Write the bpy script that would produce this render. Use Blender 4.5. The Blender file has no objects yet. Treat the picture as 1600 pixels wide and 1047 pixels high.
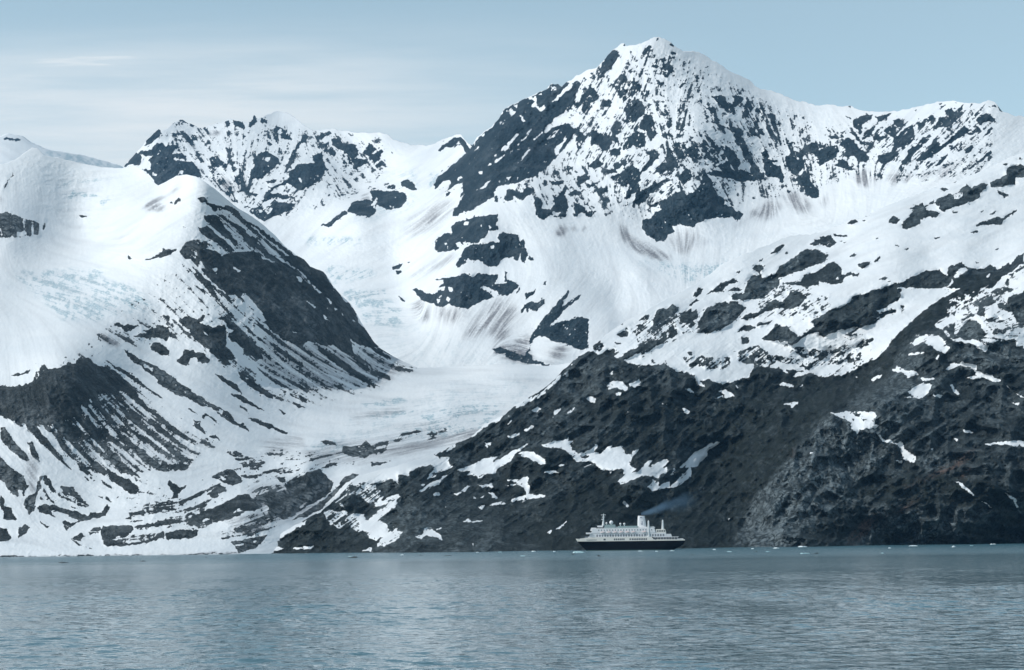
import bpy, bmesh, math, random
import numpy as np
from mathutils import Matrix, Vector

# ------------------------------------------------------------------ scene, camera
S = bpy.context.scene
COL = S.collection
F_PX = 2986.0                      # focal length in survey units (1600 across the view)
H_CAM = 22.0                       # eye height on the deck of another ship
ROLL = math.radians(0.62)
HORIZON = 842.5
PITCH = math.atan((HORIZON - 523.5) / F_PX)

cam_data = bpy.data.cameras.new('camera')
cam = bpy.data.objects.new('camera', cam_data)
COL.objects.link(cam)
U = Vector((0, -math.sin(PITCH), math.cos(PITCH)))
FW = Vector((0, math.cos(PITCH), math.sin(PITCH)))
X = Vector((1, 0, 0))
cr, sr = math.cos(ROLL), math.sin(ROLL)
right = X * cr - U * sr
up = X * sr + U * cr
m = Matrix(((right.x, up.x, -FW.x, 0), (right.y, up.y, -FW.y, 0), (right.z, up.z, -FW.z, H_CAM), (0, 0, 0, 1)))
cam.matrix_world = m
cam_data.sensor_width = 36.0
cam_data.lens = F_PX / 1600.0 * 36.0
cam_data.clip_start = 1.0
cam_data.clip_end = 60000.0
S.camera = cam


def bearing(px, py):
    """survey reading -> (east per metre north, rise per metre north)"""
    u = np.asarray(px, float) - 800.0
    v = np.asarray(py, float) - 523.5
    x = u * cr - v * sr
    y = u * sr + v * cr
    dy = y * math.sin(PITCH) + F_PX * math.cos(PITCH)
    dz = -y * math.cos(PITCH) + F_PX * math.sin(PITCH)
    return x / dy, dz / dy


def on_water(px, py, z=0.0):
    """the point of the water surface seen at a survey reading"""
    a, b = bearing(px, py)
    d = (z - H_CAM) / b
    return Vector((float(a * d), float(d), z))


# ------------------------------------------------------------------ tags and helpers
def tag(o, label=None, cat=None, group=None, kind=None):
    if label: o['label'] = label
    if cat: o['category'] = cat
    if group: o['group'] = group
    if kind: o['kind'] = kind
    return o


def smooth(o):
    o.data.polygons.foreach_set('use_smooth', np.ones(len(o.data.polygons), bool))


# ------------------------------------------------------------------ numpy noise
def vnoise(x, y, seed):
    """cubic-smoothed lattice noise, about -1..1"""
    rs = np.random.RandomState(seed)
    T = rs.uniform(-1, 1, (256, 256))
    xi = np.floor(x).astype(int); yi = np.floor(y).astype(int)
    fx = x - xi; fy = y - yi
    fx = fx * fx * fx * (fx * (fx * 6 - 15) + 10); fy = fy * fy * fy * (fy * (fy * 6 - 15) + 10)
    x0 = xi & 255; x1 = (xi + 1) & 255; y0 = yi & 255; y1 = (yi + 1) & 255
    return ((T[y0, x0] * (1 - fx) + T[y0, x1] * fx) * (1 - fy) + (T[y1, x0] * (1 - fx) + T[y1, x1] * fx) * fy)


def rot(x, y, deg):
    a = math.radians(deg)
    return x * math.cos(a) + y * math.sin(a), -x * math.sin(a) + y * math.cos(a)


def fbm(x, y, wl, octs, seed, gain=0.55):
    s = 0; a = 1.0; n = 0
    for i in range(octs):
        xx, yy = rot(x, y, 37 * i + 11)
        s = s + a * vnoise(xx / wl + 17.3 * i, yy / wl + 5.1 * i, seed + i)
        n += a * a; a *= gain; wl *= 0.5
    return s / math.sqrt(n) * 2.2


def ridged(x, y, wl, octs, seed, gain=0.55):
    s = 0; a = 1.0; n = 0
    for i in range(octs):
        xx, yy = rot(x, y, 41 * i + 5)
        s = s + a * (1 - 2.6 * np.abs(vnoise(xx / wl + 9.7 * i, yy / wl + 3.3 * i, seed + i)))
        n += a; a *= gain; wl *= 0.5
    return s / n


def boxblur(a, r):
    if r < 1: return a
    k = 2 * r + 1
    for ax in (0, 1):
        p = np.pad(a, [(r + 1, r) if i == ax else (0, 0) for i in (0, 1)], mode='edge')
        c = np.cumsum(p, axis=ax)
        a = (c[k:] - c[:-k]) / k if ax == 0 else (c[:, k:] - c[:, :-k]) / k
    return a


def blur(a, r):
    return boxblur(boxblur(a, r), max(r - 1, 0)) if r > 1 else boxblur(a, r)


# ------------------------------------------------------------------ survey sheets (x -440..2100, y 20..900)
RX0, RY0, RW, RH = -440, 20, 2540, 880
GX, GY = np.meshgrid(np.arange(RW) + RX0 + 0.5, np.arange(RH) + RY0 + 0.5)
FRAMES = dict(a=(0, 180), b=(180, 170), c=(480, 180), d=(680, 90), e=(680, 240), g=(900, 40), h=(960, 200),
              i=(1280, 130), j=(160, 290), k=(380, 400), l=(0, 530), m=(160, 460), n=(0, 680), o=(300, 660),
              p=(560, 660), q=(600, 380), r=(760, 470), s=(760, 640), t=(960, 360), u=(1020, 520), v=(1040, 660),
              w=(1280, 240), x=(1280, 430), y=(1280, 620), z=(0, 0))


def pts(frame, s):
    x0, y0 = FRAMES[frame]
    k = {'z': 1.0, 'y': 4.3625}.get(frame, 4.984)
    q = np.array([[float(c) for c in p.split(',')] for p in s.split()])
    return q / k + (x0, y0)


def fill(poly, soft):
    """soft-edged fill of one traced outline -> (slice, mask)"""
    pad = 3 * soft + 3
    x0 = int(max(poly[:, 0].min() - pad - RX0, 0)); x1 = int(min(poly[:, 0].max() + pad - RX0, RW))
    y0 = int(max(poly[:, 1].min() - pad - RY0, 0)); y1 = int(min(poly[:, 1].max() + pad - RY0, RH))
    if x1 <= x0 or y1 <= y0: return None
    sl = (slice(y0, y1), slice(x0, x1))
    m = np.zeros((y1 - y0, x1 - x0))
    for ox, oy in ((-.25, -.25), (.25, .25), (.25, -.25), (-.25, .25)):
        gx = GX[sl] + ox; gy = GY[sl] + oy
        ins = np.zeros(gx.shape, bool)
        n = len(poly)
        for i in range(n):
            ax, ay = poly[i]; bx, by = poly[(i + 1) % n]
            if ay == by: continue
            c = ((ay > gy) != (by > gy)) & (gx < (bx - ax) * (gy - ay) / (by - ay) + ax)
            ins ^= c
        m += ins * 0.25
    return sl, blur(m, soft)


def paint(field, lines, default_soft=0):
    """lines: 'frame value [~soft] x,y x,y ...' one outline per line; later lines lie on top"""
    for ln in lines.strip().splitlines():
        ln = ln.strip()
        if not ln: continue
        parts = ln.split(None, 2)
        fr, val, rest = parts[0], float(parts[1]), parts[2]
        soft = default_soft
        if rest.startswith('~'):
            sft, rest = rest.split(None, 1); soft = int(sft[1:])
        r = fill(pts(fr, rest), soft)
        if r is None: continue
        sl, mk = r
        field[sl] = field[sl] * (1 - mk) + val * mk
    return field


def lic(angles, seed, length, width, bb):
    """streaks along a fall-line field given by (x, y, degrees) readings, inside bb"""
    A = np.array(angles, float)
    i0 = max(int(bb[0]) - 40 - RX0, 0); i1 = min(int(bb[1]) + 40 - RX0, RW)
    j0 = max(int(bb[2]) - 40 - RY0, 0); j1 = min(int(bb[3]) + 40 - RY0, RH)
    W_, H_ = (i1 - i0) // 2 * 2, (j1 - j0) // 2 * 2
    sl = (slice(j0, j0 + H_), slice(i0, i0 + W_))
    gx, gy = GX[sl][::2, ::2], GY[sl][::2, ::2]
    c = np.zeros(gx.shape); s = np.zeros(gx.shape)
    for ax, ay, ang in A:
        wt = 1.0 / ((gx - ax) ** 2 + (gy - ay) ** 2 + 400.0) ** 1.5
        c += wt * math.cos(2 * math.radians(ang)); s += wt * math.sin(2 * math.radians(ang))
    th = np.arctan2(s, c) / 2
    th = np.repeat(np.repeat(th, 2, 0), 2, 1).astype(np.float32)
    ct, st = np.cos(th).ravel(), np.sin(th).ravel()
    rs = np.random.RandomState(seed)
    nz = blur(rs.randn(H_, W_), width).astype(np.float32).ravel()
    acc = np.zeros_like(nz)
    ix0 = np.tile(np.arange(W_, dtype=np.float32), H_); iy0 = np.repeat(np.arange(H_, dtype=np.float32), W_)
    for sgn in (1, -1):
        px, py = ix0.copy(), iy0.copy(); dx, dy = ct * sgn, st * sgn
        for k in range(length):
            px += dx; py += dy
            xi = np.clip(px + 0.5, 0, W_ - 1).astype(np.int32); yi = np.clip(py + 0.5, 0, H_ - 1).astype(np.int32)
            q = yi * W_ + xi
            acc += nz[q] * (1 - k / length)
            nx, ny = ct[q], st[q]
            flip = np.sign(nx * dx + ny * dy + 1e-9)
            dx, dy = nx * flip, ny * flip
    acc = acc.reshape(H_, W_)
    acc = acc - blur(acc, 20)
    full = np.zeros((RH, RW), np.float32); full[sl] = acc / acc.std()
    return full


def sample(field, px, py):
    x = np.clip(px - RX0 - 0.5, 0, RW - 1.001); y = np.clip(py - RY0 - 0.5, 0, RH - 1.001)
    xi = x.astype(int); yi = y.astype(int); fx = x - xi; fy = y - yi
    return ((field[yi, xi] * (1 - fx) + field[yi, xi + 1] * fx) * (1 - fy)
            + (field[yi + 1, xi] * (1 - fx) + field[yi + 1, xi + 1] * fx) * fy)


def tps(data):
    """smooth distance surface through (x, y, metres) readings"""
    P = np.array(data, float); n = len(P)
    xy = P[:, :2] / 400.0; v = np.log(P[:, 2])

    def ker(a, b):
        d2 = ((a[:, None, :] - b[None]) ** 2).sum(2) + 1e-9
        return 0.5 * d2 * np.log(d2)
    K = ker(xy, xy) + np.eye(n) * 2e-4
    Q = np.hstack([np.ones((n, 1)), xy])
    M = np.block([[K, Q], [Q.T, np.zeros((3, 3))]])
    w = np.linalg.solve(M, np.concatenate([v, np.zeros(3)]))

    def ev(px, py):
        q = np.stack([px, py], 1) / 400.0
        out = np.empty(len(q))
        for s in range(0, len(q), 100000):
            b = q[s:s + 100000]
            out[s:s + 100000] = ker(b, xy) @ w[:n] + w[n] + b @ w[n + 1:]
        return np.exp(out)
    return ev


def shore_dist(px, py):
    a, b = bearing(px, py)
    return float((-1.5 - H_CAM) / b)
# ------------------------------------------------------------------ materials
def mat_new(name):
    mt = bpy.data.materials.new(name); mt.use_nodes = True
    nt = mt.node_tree; nt.nodes.clear()
    return mt, nt


class NT:
    """small shorthand around a node tree"""
    def __init__(self, nt): self.nt = nt

    def n(self, typ, **kw):
        nd = self.nt.nodes.new(typ)
        for k, v in kw.items(): setattr(nd, k, v)
        return nd

    def link(self, a, b): self.nt.links.new(a, b)

    def put(self, sock, v):
        if hasattr(v, 'is_output') or hasattr(v, 'links'): self.link(v, sock)
        else: sock.default_value = v

    def math(self, op, a, b=0.0, clamp=False):
        nd = self.n('ShaderNodeMath', operation=op, use_clamp=clamp)
        self.put(nd.inputs[0], a); self.put(nd.inputs[1], b)
        return nd.outputs[0]

    def noise(self, vec, scale, detail=4, rough=0.6, typ='FBM', dist=0.0):
        nd = self.n('ShaderNodeTexNoise', noise_type=typ)
        self.link(vec, nd.inputs['Vector'])
        nd.inputs['Scale'].default_value = scale; nd.inputs['Detail'].default_value = detail
        nd.inputs['Roughness'].default_value = rough; nd.inputs['Distortion'].default_value = dist
        return nd.outputs['Fac']

    def ramp(self, fac, lo, hi, a=0.0, b=1.0):
        nd = self.n('ShaderNodeMapRange', interpolation_type='SMOOTHSTEP')
        self.link(fac, nd.inputs['Value'])
        nd.inputs['From Min'].default_value = lo; nd.inputs['From Max'].default_value = hi
        nd.inputs['To Min'].default_value = a; nd.inputs['To Max'].default_value = b
        return nd.outputs['Result']

    def mix(self, fac, a, b):
        nd = self.n('ShaderNodeMix', data_type='RGBA')
        self.put(nd.inputs['Factor'], fac)
        for s, v in ((nd.inputs['A'], a), (nd.inputs['B'], b)):
            if isinstance(v, tuple): s.default_value = (*v, 1.0)
            else: self.link(v, s)
        return nd.outputs['Result']

    def attr(self, name):
        nd = self.n('ShaderNodeAttribute', attribute_name=name)
        return nd.outputs['Fac']

    def mapping(self, vec, scale, rotz=0.0):
        nd = self.n('ShaderNodeMapping')
        self.link(vec, nd.inputs['Vector'])
        nd.inputs['Scale'].default_value = scale; nd.inputs['Rotation'].default_value = (0, 0, rotz)
        return nd.outputs['Vector']


def terrain_material(name, dark, mid, pale, grain, thin=0.10):
    """snow over rock: the rock cover, grit, ice and plant and painted shade cover are stored on the mesh"""
    mt, nt = mat_new(name); g = NT(nt)
    pos = g.n('ShaderNodeNewGeometry').outputs['Position']
    fine = g.noise(pos, 1.0 / (grain * 1.2), 3, 0.6)
    med = g.noise(pos, 1.0 / (grain * 7), 5, 0.65)
    big = g.noise(pos, 1.0 / (grain * 40), 4, 0.6)
    # rock
    col = g.mix(g.ramp(med, 0.38, 0.66), dark, mid)
    col = g.mix(g.math('MULTIPLY', g.ramp(fine, 0.48, 0.78), 0.6), col, pale)
    col = g.mix(g.math('MULTIPLY', g.ramp(big, 0.40, 0.62), 0.6), col, dark)
    big2 = g.noise(pos, 1.0 / (grain * 22), 5, 0.7)
    col = g.mix(g.math('MULTIPLY', g.ramp(big2, 0.48, 0.68), 0.45), col, pale)
    cr_n = g.noise(pos, 1.0 / (grain * 9), 4, 0.55, dist=0.6)
    crack = g.ramp(g.math('ABSOLUTE', g.math('SUBTRACT', cr_n, 0.5)), 0.0, 0.035, 0.75, 0.0)
    pl = g.math('MULTIPLY', g.attr('pale'), g.ramp(med, 0.25, 0.6), True)
    col = g.mix(pl, col, pale)
    col = g.mix(crack, col, dark)
    # joints between blocks of bare rock
    wob = g.n('ShaderNodeTexNoise'); g.link(pos, wob.inputs['Vector']); wob.inputs['Scale'].default_value = 1.0 / (grain * 8); wob.inputs['Detail'].default_value = 3
    va = g.n('ShaderNodeVectorMath', operation='MULTIPLY_ADD'); g.link(wob.outputs['Color'], va.inputs[0])
    va.inputs[1].default_value = (grain * 9,) * 3; g.link(pos, va.inputs[2])
    vo = g.n('ShaderNodeTexVoronoi', feature='DISTANCE_TO_EDGE'); g.link(g.mapping(va.outputs[0], (1.0, 0.5, 0.8)), vo.inputs['Vector'])
    vo.inputs['Scale'].default_value = 1.0 / (grain * 7.5)
    joint = g.ramp(vo.outputs['Distance'], 0.0, 0.10, 0.85, 0.0)
    col = g.mix(g.math('MULTIPLY', joint, g.math('ADD', g.attr('pale'), 0.25), True), col, dark)
    red = g.math('MULTIPLY', g.attr('red'), g.ramp(fine, 0.3, 0.6), True)
    col = g.mix(red, col, (0.16, 0.105, 0.085))
    vg = g.math('MULTIPLY', g.attr('veg_shade'), g.ramp(fine, 0.25, 0.55, 0.8, 1.0), True)  # plant mask, including one patch of painted shade
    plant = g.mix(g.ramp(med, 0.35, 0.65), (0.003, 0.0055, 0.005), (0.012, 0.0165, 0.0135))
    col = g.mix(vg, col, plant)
    # snow, dusted with grit, blue where glacier ice is bare
    sn = g.mix(g.ramp(big, 0.35, 0.7), (0.745, 0.76, 0.77), (0.69, 0.715, 0.735))
    icy = g.math('MULTIPLY', g.attr('ice'), g.ramp(fine, 0.3, 0.6), True)
    sn = g.mix(icy, sn, (0.33, 0.45, 0.50))
    dt = g.math('MULTIPLY', g.attr('dirt'), g.ramp(fine, 0.2, 0.6, 0.6, 1.0), True)
    sn = g.mix(dt, sn, (0.20, 0.20, 0.215))
    f = g.math('ADD', g.attr('rock'), g.math('MULTIPLY', g.math('ADD', g.math('SUBTRACT', fine, 0.5), g.math('MULTIPLY', g.math('SUBTRACT', med, 0.5), 0.8)), 1.1))
    fac = g.ramp(f, -thin, thin)
    col = g.mix(fac, sn, col)
    bs = g.n('ShaderNodeBsdfPrincipled')
    g.link(col, bs.inputs['Base Color'])
    g.link(g.math('MULTIPLY_ADD', fac, 0.2), bs.inputs['Roughness'])
    bs.inputs['Roughness'].default_value = 0.75
    for l in list(bs.inputs['Roughness'].links): nt.links.remove(l)
    bs.inputs['Specular IOR Level'].default_value = 0.15
    bmp = g.n('ShaderNodeBump')
    g.link(g.math('ADD', fine, g.math('MULTIPLY', med, 2.0)), bmp.inputs['Height'])
    g.link(g.math('ADD', g.math('MULTIPLY', fac, 0.75), 0.10), bmp.inputs['Strength'])
    bmp.inputs['Distance'].default_value = grain * 0.9
    g.link(bmp.outputs['Normal'], bs.inputs['Normal'])
    out = g.n('ShaderNodeOutputMaterial'); g.link(bs.outputs[0], out.inputs[0])
    return mt


def plain(name, base, rough=0.5, spec=0.4, vary=0.0, scale=0.3, metal=0.0):
    mt, nt = mat_new(name); g = NT(nt)
    bs = g.n('ShaderNodeBsdfPrincipled')
    if vary:
        pos = g.n('ShaderNodeTexCoord').outputs['Object']
        nz = g.noise(pos, scale, 5, 0.65)
        lo = tuple(c * (1 - vary) for c in base)
        g.link(g.mix(g.ramp(nz, 0.3, 0.7), lo, base), bs.inputs['Base Color'])
    else:
        bs.inputs['Base Color'].default_value = (*base, 1)
    bs.inputs['Roughness'].default_value = rough
    bs.inputs['Specular IOR Level'].default_value = spec
    bs.inputs['Metallic'].default_value = metal
    out = g.n('ShaderNodeOutputMaterial'); g.link(bs.outputs[0], out.inputs[0])
    return mt


MAT_BACK = terrain_material('snow_and_haze_blue_rock', (0.010, 0.024, 0.035), (0.022, 0.040, 0.053), (0.085, 0.105, 0.12), 9.0, 0.2)  # blue of the distance haze is mixed into these rock colours
MAT_LEFT = terrain_material('snow_and_dark_scree', (0.015, 0.021, 0.023), (0.042, 0.050, 0.053), (0.150, 0.168, 0.178), 5.0)
MAT_RIGHT = terrain_material('wet_coastal_rock', (0.008, 0.012, 0.0125), (0.028, 0.036, 0.037), (0.145, 0.175, 0.188), 3.2)
# ------------------------------------------------------------------ outlines traced from the photograph: far range and peak
TOP_BACK = pts('z', '100,330 150,300 185,275 195,258 212,238 228,222 240,208 248,202 252,205 262,200 270,192 280,187 292,190 302,196 315,200 325,196 345,193 352,188 365,186 378,190 386,194 393,189 397,179 402,184 410,184 418,178 433,173 448,176 460,183 475,196 490,204 500,203 515,202 530,203 555,206 590,207 605,210 615,217 625,222 640,226 665,227 680,223 700,215 717,210 722,212 728,220 738,227 746,214 756,206 768,198 780,184 788,170 802,164 812,158 824,152 836,148 854,138 862,130 872,132 877,136 885,128 893,126 900,118 916,110 932,105 940,98 950,86 958,78 970,70 974,68 980,72 986,70 1002,69 1012,63 1022,59 1028,58 1038,61 1044,63 1049,66 1054,72 1067,79 1081,80 1093,81 1103,87 1113,95 1125,101 1137,108 1147,114 1161,119 1175,126 1179,134 1183,138 1191,139 1205,141 1234,153 1245,158 1274,163.5 1296,163 1321,167 1327,166 1347,173 1369,176 1390,174 1412,172.6 1434,167 1463,159 1488,157 1507,159 1528,162 1543,157 1554,158 1565,171 1576,178 1600,183.5 1700,203 1800,215 1880,240 1960,300 2060,420')
BOT_BACK = pts('z', '100,420 300,420 400,440 480,500 560,570 620,610 700,600 860,600 920,585 960,550 1000,530 1100,490 1200,440 1300,410 1400,370 1500,330 1600,300 1700,280 1900,400 2060,560')
DIST_BACK = [(150,300,12500),(240,205,12500),(320,197,12800),(400,180,13000),(433,173,13400),(530,203,12500),(600,208,12000),(660,227,11600),(719,210,11200),
 (420,330,10600),(330,300,11200),(300,400,9800),(560,330,9800),(480,350,10200),(480,270,11300),(380,250,11700),(640,290,10100),(560,400,9000),(580,470,8000),(650,500,7400),(640,420,8600),
 (560,560,6650),(620,580,6180),(700,560,6300),(780,557,6250),(860,572,6130),(720,600,6060),(860,600,6050),(560,300,10900),(590,320,10100),(620,280,10900),
 (745,215,9900),(860,130,9900),(960,75,9700),(1028,58,9600),(1093,81,9700),(1179,134,9700),(1274,163,9600),(1390,174,9200),(1463,159,9000),(1543,157,8700),(1600,183,8600),(1700,203,8500),(1880,240,8400),(2060,420,8000),
 (1000,170,9150),(1060,180,8950),(1090,200,8750),(1150,200,9050),(960,250,8700),(985,290,8300),(1010,330,8200),(1050,360,7950),(1090,310,8100),(1150,300,8450),(1240,290,8600),(860,230,9250),(800,250,9000),(780,300,8500),
 (720,300,8950),(820,310,8150),(900,290,8500),(700,340,8700),(705,400,7700),(750,350,7900),(800,380,7700),(760,440,7250),(700,460,7150),(740,500,6800),(820,540,6420),(880,470,6850),(950,500,6700),(900,560,6250),(850,420,7250),
 (900,390,7600),(1000,430,7300),(1100,400,7600),(1250,340,8000),(1400,290,8000),(1500,260,8000),(1400,230,8500),(1300,240,8800),(1480,220,8350),(960,480,7000),(1100,480,7000),(1300,400,7400),(1600,270,7900),(1700,270,7900),(1900,400,7700),(2060,550,7500)]
ANG_BACK = [(780,230,-42),(730,290,-42),(850,200,-45),(900,200,-55),(920,150,-60),(960,120,-62),(1000,120,110),(960,200,-58),(990,190,-55),(1010,220,50),(1040,170,50),(1060,180,110),(1080,140,115),(1120,170,60),(1120,220,50),(1180,220,62),(1150,260,55),(1250,220,80),(1200,300,78),(1000,260,-45),(1040,280,-40),(1080,270,50),(1100,330,55),(1340,220,-35),(1330,200,50),(1400,230,-42),(1500,200,-45),(1450,260,-42),(1540,240,-42),(1400,270,-60),(1350,280,80),(1230,320,65),(1180,330,-60),
 (980,350,75),(1020,390,35),(1080,390,100),(870,360,62),(740,490,-55),(690,480,95),(850,500,-48),(840,545,20),(900,480,-48),(700,340,-38),(660,380,-36),(300,220,50),(250,240,-50),(330,280,45),(400,240,100),(450,280,-52),(420,330,-45),(520,250,55),(560,230,50),(600,320,-20),(620,480,5),(650,440,-38),(800,330,60),(900,300,50),(780,380,70),(1250,370,-15),(1450,300,-15)]
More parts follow.
